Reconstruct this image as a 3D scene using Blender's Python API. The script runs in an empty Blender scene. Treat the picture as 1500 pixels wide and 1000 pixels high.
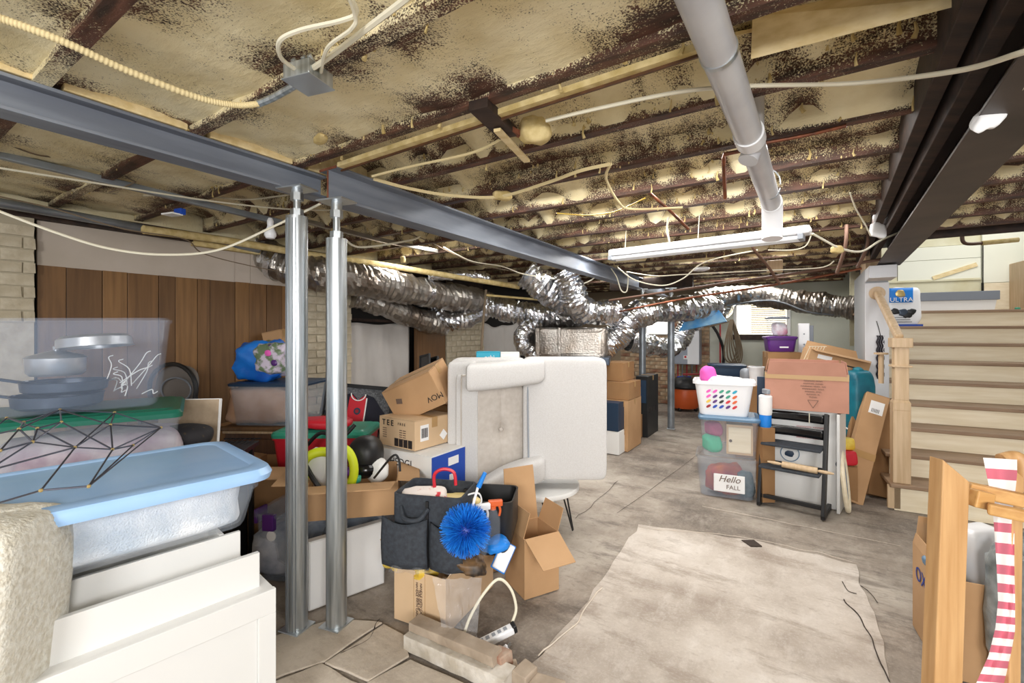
import bpy, bmesh, math, random
from mathutils import Vector, Matrix, Euler, noise
random.seed(7)
PI = math.pi
S = bpy.context.scene
COL = S.collection
# ---------------------------------------------------------------- camera, world, lights
F, HZ, CH = 667.0, 485.0, 1.4            # focal length in pixels, horizon row, camera height (m)
cam_d = bpy.data.cameras.new('camera'); cam = bpy.data.objects.new('camera', cam_d); COL.objects.link(cam)
cam.location = (0, 0, CH); cam.rotation_euler = (PI/2, 0, 0)
cam_d.sensor_width = 36; cam_d.lens = 36*F/1500; cam_d.clip_start = 0.02
cam_d.shift_y = -(500-HZ)/1500
S.camera = cam
w = bpy.data.worlds.new('world'); S.world = w; w.use_nodes = True
w.node_tree.nodes['Background'].inputs[0].default_value = (0.93, 0.96, 1.0, 1)
w.node_tree.nodes['Background'].inputs[1].default_value = 0.7
S.view_settings.view_transform = 'Standard'; S.view_settings.look = 'None'
S.view_settings.exposure = 0.12; S.view_settings.gamma = 1
def area(name, loc, target, size, power, col=(1, 1, 1), sy=None):
    l = bpy.data.lights.new(name, 'AREA'); l.energy = power; l.color = col
    l.shape = 'RECTANGLE'; l.size = size; l.size_y = sy or size
    o = bpy.data.objects.new(name, l); COL.objects.link(o); o.location = loc
    o.rotation_euler = (Vector(target)-Vector(loc)).to_track_quat('-Z', 'Y').to_euler()
    return o
area('doorway_light', (-1.0, -2.35, 2.0), (0.8, 3.0, 0.3), 0.9, 105, (1.0, 0.98, 0.95))
area('open_side_light', (1.1, -2.3, 2.0), (0.9, 3.3, 0.2), 1.6, 150, (1, 0.98, 0.96))
area('stairwell_light', (5.3, 4.5, 3.5), (4.4, 4.6, 0.8), 1.2, 28, (1, 0.98, 0.95))
def bay_fill(a, b, power, w=1.3, z=2.215, sy=.14):         # unseen fill lamps added between the joists to brighten the room
    th = math.radians(33); x = a*math.sin(th)+b*math.cos(th); y = a*math.cos(th)-b*math.sin(th)
    o = area('bay_fill', (x, y, z), (x, y, 0), w, power, (1, 0.98, 0.95), sy=sy); o.rotation_euler = (0, 0, -th)
bc = lambda k: .40+.435*k+.2175
for k_, b_, p_ in ((9, -1.9, 20), (11, -.7, 20), (14, -2.4, 20), (16, -.8, 24), (6, -3.1, 12), (8, .0, 9), (17, -2.3, 14)): bay_fill(bc(k_), b_, p_, 1.1)
for k_ in (4, 5, 6, 7): bay_fill(bc(k_), -.75, 11, 1.9, 2.255, .10)
# ---------------------------------------------------------------- helpers
TH = math.radians(33.0)
AX = Vector((math.sin(TH), math.cos(TH), 0)); BX = Vector((math.cos(TH), -math.sin(TH), 0))
def room(a, b, z=0.0): return AX*a + BX*b + Vector((0, 0, z))     # a runs along the beams, b along the joists
RZ = -TH
def at(u, d, z=0.0): return Vector(((u-750)/F*d, d, z))
def P(u, v, d): return Vector(((u-750)/F*d, d, CH+(HZ-v)/F*d))
def Cz(u, v, z): return P(u, v, (z-CH)*F/(HZ-v))
def R(a): return math.radians(a)
def c(r, g, b):
    f = lambda x: (x/255/12.92) if x/255 <= .04045 else ((x/255+.055)/1.055)**2.4
    return (f(r), f(g), f(b), 1)

class MB:
    def __init__(s): s.v = []; s.f = []; s.sm = []; s.mi = []
    def add(s, vs, fs, sm=False, mi=0):
        o = len(s.v); s.v += [tuple(x) for x in vs]
        for q in fs: s.f.append([i+o for i in q]); s.sm.append(sm); s.mi.append(mi)
        return s
    def hexa(s, p, mi=0):       # p: bottom 4 then top 4, counter-clockwise seen from above
        return s.add(p, [(3, 2, 1, 0), (4, 5, 6, 7), (0, 1, 5, 4), (1, 2, 6, 5), (2, 3, 7, 6), (3, 0, 4, 7)], False, mi)
    def box(s, cx, cy, cz, sx, sy, sz, rot=None, mi=0, tp=1.0):
        p = []
        for k in (-.5, .5):
            t = 1.0 if k > 0 else tp
            for i, j in ((-.5, -.5), (.5, -.5), (.5, .5), (-.5, .5)): p.append(Vector((i*sx*t, j*sy*t, k*sz)))
        if rot: M_ = Euler(rot).to_matrix(); p = [M_ @ q for q in p]
        return s.hexa([q+Vector((cx, cy, cz)) for q in p], mi)
    def bar(s, p, q, w, h, up=(0, 0, 1), mi=0):
        p = Vector(p); q = Vector(q); d = (q-p).normalized(); up = Vector(up)
        if abs(d.dot(up)) > .99: up = Vector((0, 1, 0))
        x = d.cross(up).normalized(); y = x.cross(d).normalized()
        r = []
        for e in (p, q):
            for i, j in ((-.5, -.5), (.5, -.5), (.5, .5), (-.5, .5)): r.append(e+x*i*w+y*j*h)
        return s.add(r, [(0, 1, 2, 3), (7, 6, 5, 4), (4, 5, 1, 0), (5, 6, 2, 1), (6, 7, 3, 2), (7, 4, 0, 3)], False, mi)
    def slab(s, pts, n, t, mi=0):      # polygon pts extruded by t along n
        n = Vector(n).normalized()*t; k = len(pts); pts = [Vector(p) for p in pts]
        s.add(pts+[p+n for p in pts], [tuple(range(k-1, -1, -1)), tuple(range(k, 2*k))]+[(i, (i+1) % k, (i+1) % k+k, i+k) for i in range(k)], False, mi)
        return s
    def tube(s, pts, r, n=8, caps=True, mi=0, closed=False, wob=0, seed=0):
        pts = [Vector(p) for p in pts]; m = len(pts)
        rr = r if callable(r) else (lambda t: r)
        T = []
        for i in range(m):
            if closed: a, b = pts[(i-1) % m], pts[(i+1) % m]
            else: a, b = pts[max(i-1, 0)], pts[min(i+1, m-1)]
            t = b-a
            T.append(t.normalized() if t.length > 1e-9 else Vector((0, 0, 1)))
        nrm = T[0].orthogonal().normalized(); vs = []
        for i in range(m):
            nrm = (nrm-T[i]*nrm.dot(T[i]))
            nrm = nrm.normalized() if nrm.length > 1e-6 else T[i].orthogonal().normalized()
            bi = T[i].cross(nrm)
            for k in range(n):
                a = 2*PI*k/n; rad = rr(i/(m-1))
                q = pts[i]+(nrm*math.cos(a)+bi*math.sin(a))*rad
                if wob: q += (q-pts[i])*noise.noise(q*9+Vector((seed, 0, 0)))*wob+(q-pts[i])*noise.noise(q*28)*wob*.6
                vs.append(q)
        fs = []
        for i in range(m if closed else m-1):
            j = (i+1) % m
            for k in range(n): fs.append((i*n+k, i*n+(k+1) % n, j*n+(k+1) % n, j*n+k))
        s.add(vs, fs, True, mi)
        if caps and not closed: s.add(vs[:n], [tuple(range(n-1, -1, -1))], False, mi); s.add(vs[-n:], [tuple(range(n))], False, mi)
        return s
    def cyl(s, p, q, r, n=16, r2=None, mi=0):
        r2 = r if r2 is None else r2
        return s.tube([p, q], lambda t: r+(r2-r)*t, n, True, mi)
    def lathe(s, prof, n=24, c0=(0, 0, 0), mi=0, rot=None):
        vs = []; c0 = Vector(c0); M_ = Euler(rot).to_matrix() if rot else None
        for r, z in prof:
            for k in range(n):
                q = Vector((r*math.cos(2*PI*k/n), r*math.sin(2*PI*k/n), z))
                vs.append((M_ @ q if M_ else q)+c0)
        fs = [(i*n+k, i*n+(k+1) % n, (i+1)*n+(k+1) % n, (i+1)*n+k) for i in range(len(prof)-1) for k in range(n)]
        return s.add(vs, fs, True, mi)
    def soft(s, cx, cy, cz, sx, sy, sz, e=.35, n=20, m=14, rot=None, amp=0, fr=6, mi=0, seed=0):   # super-ellipsoid, optional lumps
        M_ = Euler(rot).to_matrix() if rot else None; vs = []
        sp = lambda x, p: math.copysign(abs(x)**p, x)
        for i in range(m+1):
            ph = -PI/2+PI*i/m
            for k in range(n):
                t = 2*PI*k/n
                q = Vector((sx/2*sp(math.cos(ph), e)*sp(math.cos(t), e), sy/2*sp(math.cos(ph), e)*sp(math.sin(t), e), sz/2*sp(math.sin(ph), e)))
                if amp:
                    u = q*fr+Vector((seed*3.1, seed, 0)); q = q*(1+amp*noise.noise(u)+amp*.5*noise.noise(u*2.3))
                if M_: q = M_ @ q
                vs.append(q+Vector((cx, cy, cz)))
        fs = [(i*n+k, i*n+(k+1) % n, (i+1)*n+(k+1) % n, (i+1)*n+k) for i in range(m) for k in range(n)]
        return s.add(vs, fs, True, mi)
    def grid(s, fn, nu, nv, mi=0, smooth=True, th=0):
        vs = [fn(i/nu, j/nv) for i in range(nu+1) for j in range(nv+1)]
        return s.add(vs, [(i*(nv+1)+j, (i+1)*(nv+1)+j, (i+1)*(nv+1)+j+1, i*(nv+1)+j+1) for i in range(nu) for j in range(nv)], smooth, mi)
    def mesh(s, name, mat):
        me = bpy.data.meshes.new(name); me.from_pydata(s.v, [], s.f)
        me.polygons.foreach_set('use_smooth', s.sm)
        for m_ in (mat if isinstance(mat, (list, tuple)) else [mat]): me.materials.append(m_)
        me.polygons.foreach_set('material_index', s.mi); me.update()
        if any(s.sm): me.set_sharp_from_angle(angle=R(42))
        return me
    def build(s, name, mat, parent=None, bevel=0, thick=0, seg=2, loc=None, rot=None):
        o = bpy.data.objects.new(name, s.mesh(name, mat)); COL.objects.link(o)
        if parent: o.parent = parent
        if loc is not None: o.location = loc
        if rot is not None: o.rotation_euler = rot
        if thick: m_ = o.modifiers.new('solid', 'SOLIDIFY'); m_.thickness = thick; m_.offset = 0
        if bevel:
            m_ = o.modifiers.new('bevel', 'BEVEL'); m_.width = bevel; m_.segments = seg; m_.limit_method = 'ANGLE'; m_.angle_limit = R(40)
        return o

def tag(o, label, cat, group=None, kind=None):
    o['label'] = label; o['category'] = cat
    if group: o['group'] = group
    if kind: o['kind'] = kind
    return o
def thing(name, label, cat, loc=(0, 0, 0), rz=0, group=None, rot=None):
    o = bpy.data.objects.new(name, None); COL.objects.link(o); o.empty_display_size = .05
    o.location = loc; o.rotation_euler = rot if rot else (0, 0, rz)
    return tag(o, label, cat, group)
def struct(o): o['kind'] = 'structure'; return o
def sroot(name, loc=(0, 0, 0), rz=0):
    o = bpy.data.objects.new(name, None); COL.objects.link(o); o.location = loc; o.rotation_euler = (0, 0, rz); o['kind'] = 'structure'; return o
def smooth(pts, k=8, closed=False):
    pts = [Vector(p) for p in pts]; n = len(pts); out = []
    for i in range(n if closed else n-1):
        g = lambda j: pts[j % n] if closed else pts[min(max(j, 0), n-1)]
        p0, p1, p2, p3 = g(i-1), g(i), g(i+1), g(i+2)
        for q in range(k):
            t = q/k
            out.append(.5*((2*p1)+(p2-p0)*t+(2*p0-5*p1+4*p2-p3)*t*t+(3*p1-p0-3*p2+p3)*t**3))
    if not closed: out.append(pts[-1])
    return out
FONT_SHEAR = {}
def text(body, size, mat, parent, loc, rot=(PI/2, 0, 0), name='lettering', shear=0, ext=.0006, bold=0, sx=1.0):
    cu = bpy.data.curves.new('t', 'FONT'); cu.body = body; cu.size = size; cu.extrude = ext; cu.shear = shear; cu.offset = bold
    cu.align_x = 'CENTER'; cu.align_y = 'CENTER'; cu.resolution_u = 3
    t = bpy.data.objects.new('t', cu); COL.objects.link(t)
    dg = bpy.context.evaluated_depsgraph_get(); me = bpy.data.meshes.new_from_object(t.evaluated_get(dg))
    bpy.data.objects.remove(t); bpy.data.curves.remove(cu)
    me.materials.clear(); me.materials.append(mat)
    o = bpy.data.objects.new(name, me); COL.objects.link(o); o.parent = parent; o.location = loc; o.rotation_euler = rot; o.scale = (sx, 1, 1)
    return o

# ---------------------------------------------------------------- materials
def mat(name, col, rough=.6, metal=0, col2=None, sc=4, lo=.35, hi=.65, bump=0, bsc=40, stretch=(1, 1, 1), alpha=1, em=0, spec=.5, det=5, coord='Object', sheen=0, dist=.002, rot=(0,0,0)):
    m = bpy.data.materials.new(name); m.use_nodes = True; nt = m.node_tree; N = nt.nodes; L = nt.links
    b = N['Principled BSDF']; b.inputs['Roughness'].default_value = rough; b.inputs['Metallic'].default_value = metal
    b.inputs['Specular IOR Level'].default_value = spec
    b.inputs['Base Color'].default_value = col
    tc = N.new('ShaderNodeTexCoord'); mp = N.new('ShaderNodeMapping'); mp.inputs['Scale'].default_value = stretch; mp.inputs['Rotation'].default_value = rot
    L.new(tc.outputs[coord], mp.inputs[0])
    if col2:
        n = N.new('ShaderNodeTexNoise'); n.inputs['Scale'].default_value = sc; n.inputs['Detail'].default_value = det; L.new(mp.outputs[0], n.inputs['Vector'])
        r = N.new('ShaderNodeValToRGB'); r.color_ramp.elements[0].position = lo; r.color_ramp.elements[1].position = hi
        r.color_ramp.elements[0].color = col; r.color_ramp.elements[1].color = col2
        L.new(n.outputs['Fac'], r.inputs[0]); L.new(r.outputs[0], b.inputs['Base Color'])
    if bump:
        n = N.new('ShaderNodeTexNoise'); n.inputs['Scale'].default_value = bsc; n.inputs['Detail'].default_value = 4; L.new(mp.outputs[0], n.inputs['Vector'])
        bp = N.new('ShaderNodeBump'); bp.inputs['Strength'].default_value = bump; bp.inputs['Distance'].default_value = dist
        L.new(n.outputs['Fac'], bp.inputs['Height']); L.new(bp.outputs[0], b.inputs['Normal'])
    if em: b.inputs['Emission Color'].default_value = col; b.inputs['Emission Strength'].default_value = em
    if alpha < 1:
        b.inputs['Alpha'].default_value = alpha
    return m
K = {}
K['carton'] = mat('carton', c(190, 152, 112), .85, col2=c(176, 138, 98), sc=3, bump=.15, bsc=30)
K['carton_dark'] = mat('carton_dark', c(160, 122, 82), .85, col2=c(146, 108, 70), sc=3)
K['carton_pink'] = mat('carton_pink', c(188, 138, 118), .85, col2=c(176, 128, 108), sc=5)
K['carton_in'] = mat('carton_in', c(160, 128, 92), .9)
K['carton_light'] = mat('carton_light', c(214, 184, 148), .85, col2=c(202, 172, 136), sc=3)
K['tape'] = mat('tape', c(176, 140, 92), .3, spec=.6)
K['ink'] = mat('ink', c(40, 34, 34), .7)
K['ink_blue'] = mat('ink_blue', c(40, 60, 140), .7)
K['ink_red'] = mat('ink_red', c(190, 80, 80), .7)
K['ink_grey'] = mat('ink_grey', c(110, 90, 78), .8)
K['white'] = mat('white', c(236, 236, 234), .5)
K['paper'] = mat('paper', c(240, 240, 240), .7)
K['white_paint'] = mat('white_paint', c(222, 222, 220), .35)
K['plastic_white'] = mat('plastic_white', c(240, 241, 244), .3)
K['clear'] = mat('clear', c(205, 215, 228), .12, alpha=.11)
K['clear_blue'] = mat('clear_blue', c(186, 202, 228), .15, alpha=.09)
K['clear_grey'] = mat('clear_grey', c(176, 188, 202), .2, alpha=.17)
K['film'] = mat('film', c(230, 232, 236), .05, alpha=.2, bump=.8, bsc=22, dist=.01)
K['black'] = mat('black', c(26, 26, 28), .45)
K['black_gloss'] = mat('black_gloss', c(20, 20, 22), .18)
K['charcoal'] = mat('charcoal', c(54, 60, 68), .8, col2=c(42, 46, 53), sc=60, bump=.3, bsc=220)
K['blue_lid'] = mat('blue_lid', c(150, 192, 240), .25, col2=c(170, 206, 246), sc=3)
K['steelblue_lid'] = mat('steelblue_lid', c(96, 128, 156), .35)
K['green_lid'] = mat('green_lid', c(28, 104, 84), .35)
K['purple'] = mat('purple', c(86, 40, 118), .35)
K['grey_lid'] = mat('grey_lid', c(120, 126, 136), .4)
K['navy'] = mat('navy', c(32, 54, 78), .45)
K['teal'] = mat('teal', c(20, 160, 190), .5)
K['teal_bag'] = mat('teal_bag', c(14, 124, 142), .45, col2=c(8, 92, 112), sc=6, bump=.5, bsc=14, dist=.01)
K['red'] = mat('red', c(200, 34, 50), .4)
K['dark_red'] = mat('dark_red', c(150, 24, 34), .5)
K['teal_lid'] = mat('teal_lid', c(52, 150, 124), .4)
K['lime'] = mat('lime', c(206, 220, 32), .5)
K['pink'] = mat('pink', c(232, 96, 186), .7)
K['blue'] = mat('blue', c(28, 74, 176), .45)
K['bright_blue'] = mat('bright_blue', c(24, 128, 220), .5)
K['orange'] = mat('orange', c(214, 96, 44), .4)
K['yellow'] = mat('yellow', c(232, 206, 92), .35, col2=c(214, 170, 50), sc=14)
K['galv'] = mat('galv', c(206, 212, 216), .33, .75, col2=c(150, 156, 158), sc=3, stretch=(14, 14, .6), bump=.15, bsc=30)
K['galv_dark'] = mat('galv_dark', c(160, 168, 176), .4, .6, col2=c(128, 134, 140), sc=5)
K['zinc'] = mat('zinc', c(200, 206, 210), .3, .9)
K['steel_beam'] = mat('steel_beam', c(142, 149, 160), .5, .1, col2=c(112, 118, 130), sc=2.5, stretch=(.5, 4, 4), bump=.15, bsc=60)
K['steel_brown'] = mat('steel_brown', c(78, 68, 64), .5, .3, col2=c(54, 48, 46), sc=3)
K['rust'] = mat('rust', c(140, 84, 60), .8, col2=c(110, 62, 42), sc=30)
K['copper'] = mat('copper', c(150, 90, 62), .4, .7, col2=c(96, 62, 48), sc=20)
K['brown_pipe'] = mat('brown_pipe', c(98, 72, 58), .55, .3)
K['pvc'] = mat('pvc', c(206, 206, 208), .3, col2=c(190, 190, 194), sc=6)
K['cable'] = mat('cable', c(232, 226, 204), .5)
K['cable_foam'] = mat('cable_foam', c(226, 208, 160), .8, bump=.5, bsc=60)
K['cable_dark'] = mat('cable_dark', c(120, 104, 84), .7)
K['fabric'] = mat('fabric', c(208, 207, 206), .95, col2=c(200, 198, 196), sc=140, bump=.35, bsc=300, dist=.002)
K['fabric_tan'] = mat('fabric_tan', c(200, 193, 185), .95, col2=c(190, 182, 173), sc=30, bump=.5, bsc=240)
K['boucle'] = mat('boucle', c(228, 226, 216), .95, col2=c(206, 200, 184), sc=70, bump=.9, bsc=120, dist=.006)
K['oak'] = mat('oak', c(206, 180, 146), .5, col2=c(188, 160, 124), sc=3, stretch=(14, 14, 1), det=8)
K['oak_x'] = mat('oak_x', c(240, 228, 202), .5, col2=c(228, 213, 182), sc=2.5, stretch=(1.2, 8, 12), det=8)
K['tread'] = mat('tread', c(156, 130, 104), .5, col2=c(134, 108, 84), sc=3, stretch=(1, 12, 12), det=8)
K['pine'] = mat('pine', c(204, 162, 112), .5, col2=c(184, 140, 90), sc=3, stretch=(16, 16, 1), det=8)
K['pine_x'] = mat('pine_x', c(206, 160, 98), .5, col2=c(188, 138, 78), sc=3, stretch=(1, 16, 16), det=8)
K['panel_wood'] = mat('panel_wood', c(130, 94, 56), .5, col2=c(102, 72, 42), sc=3, stretch=(12, 12, .8), det=8, lo=.3, hi=.7)
K['panel_wood2'] = mat('panel_wood2', c(144, 106, 64), .5, col2=c(116, 83, 48), sc=3, stretch=(12, 12, .8), det=8, lo=.3, hi=.7)
K['panel_wood3'] = mat('panel_wood3', c(114, 82, 49), .5, col2=c(94, 66, 38), sc=3, stretch=(12, 12, .8), det=8, lo=.3, hi=.7)
K['brown_wood'] = mat('brown_wood', c(96, 62, 36), .5, col2=c(72, 44, 24), sc=3, stretch=(10, 10, 1), det=8)
K['dark_wood'] = mat('dark_wood', c(62, 44, 34), .75, col2=c(36, 25, 20), sc=4, stretch=(1, 6, 6), det=8, bump=.3)
K['plank_cream'] = mat('plank_cream', c(238, 218, 172), .6, col2=c(220, 196, 142), sc=4, stretch=(1, 10, 10), det=8)
K['drywall'] = mat('drywall', c(196, 184, 172), .8, col2=c(182, 170, 156), sc=2.5)
K['drywall_far'] = mat('drywall_far', c(206, 208, 196), .8, col2=c(194, 196, 184), sc=1.5)
K['painted_wall'] = mat('painted_wall', c(224, 226, 230), .55, col2=c(206, 208, 212), sc=2)
K['grey_wall'] = mat('grey_wall', c(160, 162, 164), .6)
K['brick_white'] = mat('brick_white', c(204, 194, 172), .85, col2=c(182, 170, 146), sc=14, bump=.6, bsc=50, dist=.006)
K['mortar_white'] = mat('mortar_white', c(176, 166, 144), .9, bump=.6, bsc=60)
K['brick_far'] = mat('brick_far', c(186, 160, 134), .9, col2=c(130, 84, 62), sc=4, coord='Object', bump=.6, bsc=50)
K['brick_far2'] = mat('brick_far2', c(204, 186, 158), .9, col2=c(170, 140, 110), sc=8, bump=.6, bsc=50)
K['mortar_far'] = mat('mortar_far', c(150, 134, 112), .95, bump=.6, bsc=60)
K['sheet'] = mat('sheet', c(198, 194, 190), .5, col2=c(184, 180, 176), sc=2, bump=.3, bsc=10, dist=.01)
K['void'] = mat('void', c(24, 20, 18), .9)
K['foil'] = mat('foil', c(214, 216, 220), .18, 1.0, bump=.6, bsc=60, dist=.006, det=3)
K['foil_dust'] = mat('foil_dust', c(178, 174, 168), .28, .85, col2=c(130, 118, 106), sc=3, bump=.6, bsc=50, dist=.006)
K['led'] = mat('led', c(246, 250, 255), .4)
K['window_glow'] = mat('window_glow', (1, .97, .9, 1), .5, em=2.4)
K['blind'] = mat('blind', c(236, 222, 188), .5, em=.25)  # slats emit a little, standing in for daylight behind them
K['concrete'] = mat('concrete', c(176, 160, 142), .9, col2=c(150, 134, 116), sc=9, bump=.5, bsc=40, dist=.005)
K['curb_white'] = mat('curb_white', c(210, 204, 194), .9, col2=c(176, 166, 150), sc=12, bump=.6, bsc=40, dist=.006)
K['brick_red'] = mat('brick_red', c(148, 100, 78), .9, col2=c(182, 166, 148), sc=12, bump=.6, bsc=40)
K['stripe_pink'] = mat('stripe_pink', c(204, 108, 126), .9)
K['stripe_white'] = mat('stripe_white', c(240, 236, 234), .9)
K['foam_lump'] = mat('foam_lump', c(224, 204, 150), .9, col2=c(196, 172, 112), sc=20, bump=.6, bsc=60, dist=.006)
K['wire'] = mat('wire', c(92, 94, 106), .3, .7)
K['gold'] = mat('gold', c(206, 180, 120), .35, .7)
K['canvas'] = mat('canvas', c(190, 170, 146), .9, col2=c(176, 156, 132), sc=20)
K['grey_plastic'] = mat('grey_plastic', c(150, 156, 164), .45)
K['heater'] = mat('heater', c(170, 178, 192), .35, .4)
K['red_pipe'] = mat('red_pipe', c(170, 50, 56), .5)
K['clothes'] = mat('clothes', c(150, 160, 176), .95, col2=c(206, 214, 224), sc=7, bump=.6, bsc=20, dist=.02)
K['knit'] = mat('knit', c(240, 244, 250), .95, col2=c(190, 204, 220), sc=2.2, stretch=(3, 14, 3), bump=.6, bsc=60, dist=.01)
K['tan_cloth'] = mat('tan_cloth', c(206, 170, 146), .95, col2=c(176, 130, 92), sc=5)
K['pan'] = mat('pan', c(196, 200, 206), .3, .7)
K['pan_dark'] = mat('pan_dark', c(70, 80, 94), .35, .5)
# ---------------------------------------------------------------- special materials
def nodes(name):
    m = bpy.data.materials.new(name); m.use_nodes = True
    return m, m.node_tree.nodes, m.node_tree.links, m.node_tree.nodes['Principled BSDF']
def ramp(N, L, src, stops, mode='LINEAR'):
    r = N.new('ShaderNodeValToRGB'); r.color_ramp.interpolation = mode
    e = r.color_ramp.elements; e[0].position, e[0].color = stops[0]; e[1].position, e[1].color = stops[-1]
    for p, cc in stops[1:-1]: q = e.new(p); q.color = cc
    L.new(src, r.inputs[0]); return r.outputs[0]
def ntex(N, L, vec, sc, det=4, rough=.5):
    n = N.new('ShaderNodeTexNoise'); n.inputs['Scale'].default_value = sc; n.inputs['Detail'].default_value = det; n.inputs['Roughness'].default_value = rough
    L.new(vec, n.inputs['Vector']); return n.outputs['Fac']
def mapv(N, L, src, scale=(1, 1, 1), rot=(0, 0, 0)):
    m = N.new('ShaderNodeMapping'); m.inputs['Scale'].default_value = scale; m.inputs['Rotation'].default_value = rot; L.new(src, m.inputs[0]); return m.outputs[0]
def math_(N, L, op, a, b):
    m = N.new('ShaderNodeMath'); m.operation = op
    for i, x in enumerate((a, b)):
        if isinstance(x, (int, float)): m.inputs[i].default_value = x
        else: L.new(x, m.inputs[i])
    return m.outputs[0]
def mixc(N, L, fac, a, b):
    m = N.new('ShaderNodeMix'); m.data_type = 'RGBA'
    for k, x in ((0, fac), (6, a), (7, b)):
        if isinstance(x, (int, float)): m.inputs[k].default_value = x
        elif isinstance(x, tuple): m.inputs[k].default_value = x
        else: L.new(x, m.inputs[k])
    return m.outputs[2]
BW = lambda p, q: [(p, (0, 0, 0, 1)), (q, (1, 1, 1, 1))]

def concrete_floor(name, base, dark, light, patch=None):
    m, N, L, b = nodes(name); g = N.new('ShaderNodeNewGeometry').outputs['Position']
    mp = mapv(N, L, g, (1, 1, 1), (0, 0, TH))
    a = ntex(N, L, mp, .9, 8, .6); col = ramp(N, L, a, [(.34, dark), (.5, base), (.66, light)])
    st = ntex(N, L, mapv(N, L, mp, (2, .8, 1)), 5, 9, .75); col = mixc(N, L, math_(N, L, 'MULTIPLY', ramp(N, L, st, BW(.5, .75)), .55), col, light)
    sp = ntex(N, L, g, 26, 6, .7); col = mixc(N, L, math_(N, L, 'MULTIPLY', ramp(N, L, sp, BW(.55, .7)), .35), col, dark)
    n3 = ntex(N, L, mapv(N, L, mp, (.7, 2.2, 1)), 2.2, 9, .75); col = mixc(N, L, math_(N, L, 'MULTIPLY', ramp(N, L, n3, BW(.52, .62)), .6), col, dark)
    bl = ntex(N, L, mp, 1.7, 5, .6); col = mixc(N, L, math_(N, L, 'MULTIPLY', ramp(N, L, bl, BW(.60, .68)), .5), col, dark)
    fn_ = ntex(N, L, g, 70, 4, .7); col = mixc(N, L, math_(N, L, 'MULTIPLY', ramp(N, L, fn_, BW(.5, .75)), .3), col, light)
    L.new(col, b.inputs['Base Color']); b.inputs['Roughness'].default_value = .8
    bp = N.new('ShaderNodeBump'); bp.inputs['Strength'].default_value = .5; bp.inputs['Distance'].default_value = .008
    h = math_(N, L, 'ADD', ntex(N, L, g, 18, 8, .65), math_(N, L, 'MULTIPLY', st, .6)); L.new(h, bp.inputs['Height']); L.new(bp.outputs[0], b.inputs['Normal'])
    return m
K['floor'] = concrete_floor('floor_concrete', c(150, 139, 127), c(92, 83, 76), c(190, 181, 169))
K['slab'] = concrete_floor('slab_concrete', c(192, 182, 171), c(144, 130, 117), c(222, 215, 207))
K['slab_pale'] = concrete_floor('slab_pale_concrete', c(206, 194, 178), c(172, 158, 142), c(224, 214, 200))

FOAM, FOAM2, DRK, DRK2 = c(246, 234, 196), c(228, 211, 164), c(50, 33, 24), c(108, 70, 54)
def overspray(name, kind):
    m, N, L, b = nodes(name); g = N.new('ShaderNodeNewGeometry'); pos = g.outputs['Position']
    mp = mapv(N, L, pos, (1, 1, 1), (0, 0, TH))           # x along joists, y across them
    foam = ramp(N, L, ntex(N, L, pos, 5, 6), [(.35, FOAM2), (.6, FOAM)])
    wood = ramp(N, L, ntex(N, L, mapv(N, L, mp, (1.5, 8, 8)), 5, 8), [(.35, DRK), (.7, DRK2)])
    at_ = N.new('ShaderNodeAttribute'); at_.attribute_name = 'thin'
    spk = ntex(N, L, pos, 190, 2, .6); mid = ntex(N, L, pos, 30, 4, .6); big = ntex(N, L, mapv(N, L, mp, (2.2, .9, .9)), 4, 5, .6)
    s = math_(N, L, 'ADD', math_(N, L, 'MULTIPLY', spk, 1.5), math_(N, L, 'MULTIPLY', mid, .5)); s = math_(N, L, 'ADD', s, math_(N, L, 'MULTIPLY', big, .5)); s = math_(N, L, 'SUBTRACT', s, .75)
    t = math_(N, L, 'SUBTRACT', s, math_(N, L, 'SUBTRACT', at_.outputs['Fac'], .02))     # thin high -> dark wood shows
    fac = ramp(N, L, t, BW(-.24, .22))
    col = mixc(N, L, fac, wood, foam)
    L.new(col, b.inputs['Base Color']); b.inputs['Roughness'].default_value = .62
    bp = N.new('ShaderNodeBump'); bp.inputs['Strength'].default_value = .8; bp.inputs['Distance'].default_value = .007
    wv = ntex(N, L, mapv(N, L, mp, (1.2, 3, 3)), 12, 6, .6)
    L.new(math_(N, L, 'ADD', math_(N, L, 'MULTIPLY', wv, 1.0), math_(N, L, 'MULTIPLY', fac, .35)), bp.inputs['Height']); L.new(bp.outputs[0], b.inputs['Normal'])
    return m
K['overspray'] = overspray('overspray', 0)

# ---------------------------------------------------------------- floor
fl = sroot('floor')
def floor_h(x, y): return .006*noise.noise(Vector((x*1.3, y*1.3, 0)))+.003*noise.noise(Vector((x*5, y*5, 3)))-.006
m = MB(); m.grid(lambda u, v: (lambda p: Vector((p.x, p.y, floor_h(p.x, p.y))))(room(-2.5+11.7*u, -4.3+9.3*v)), 120, 100); m.build('floor_surface', K['floor'], fl)
def ragged(pts, amp, k=9, seed=0):
    out = []
    for i in range(len(pts)):
        a = Vector(pts[i]); b = Vector(pts[(i+1) % len(pts)]); n = Vector((-(b-a).y, (b-a).x, 0)).normalized()
        for j in range(k):
            q = a.lerp(b, j/k); out.append(q+n*amp*noise.noise(q*7+Vector((0, 0, seed))))
    return out
def fp(u, v): return P(u, v, CH*F/(v-HZ))
m = MB(); poly = [p+Vector((0, 0, -.004)) for p in ragged([fp(935, 768), fp(1100, 790), fp(1252, 826), fp(1272, 880), fp(1300, 960), fp(1320, 1180), fp(700, 1180), fp(772, 985), fp(860, 880)], .03, 9)]
m.slab(poly, (0, 0, 1), .0045); m.build('raised_slab', K['slab'], fl, bevel=.003)
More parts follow.
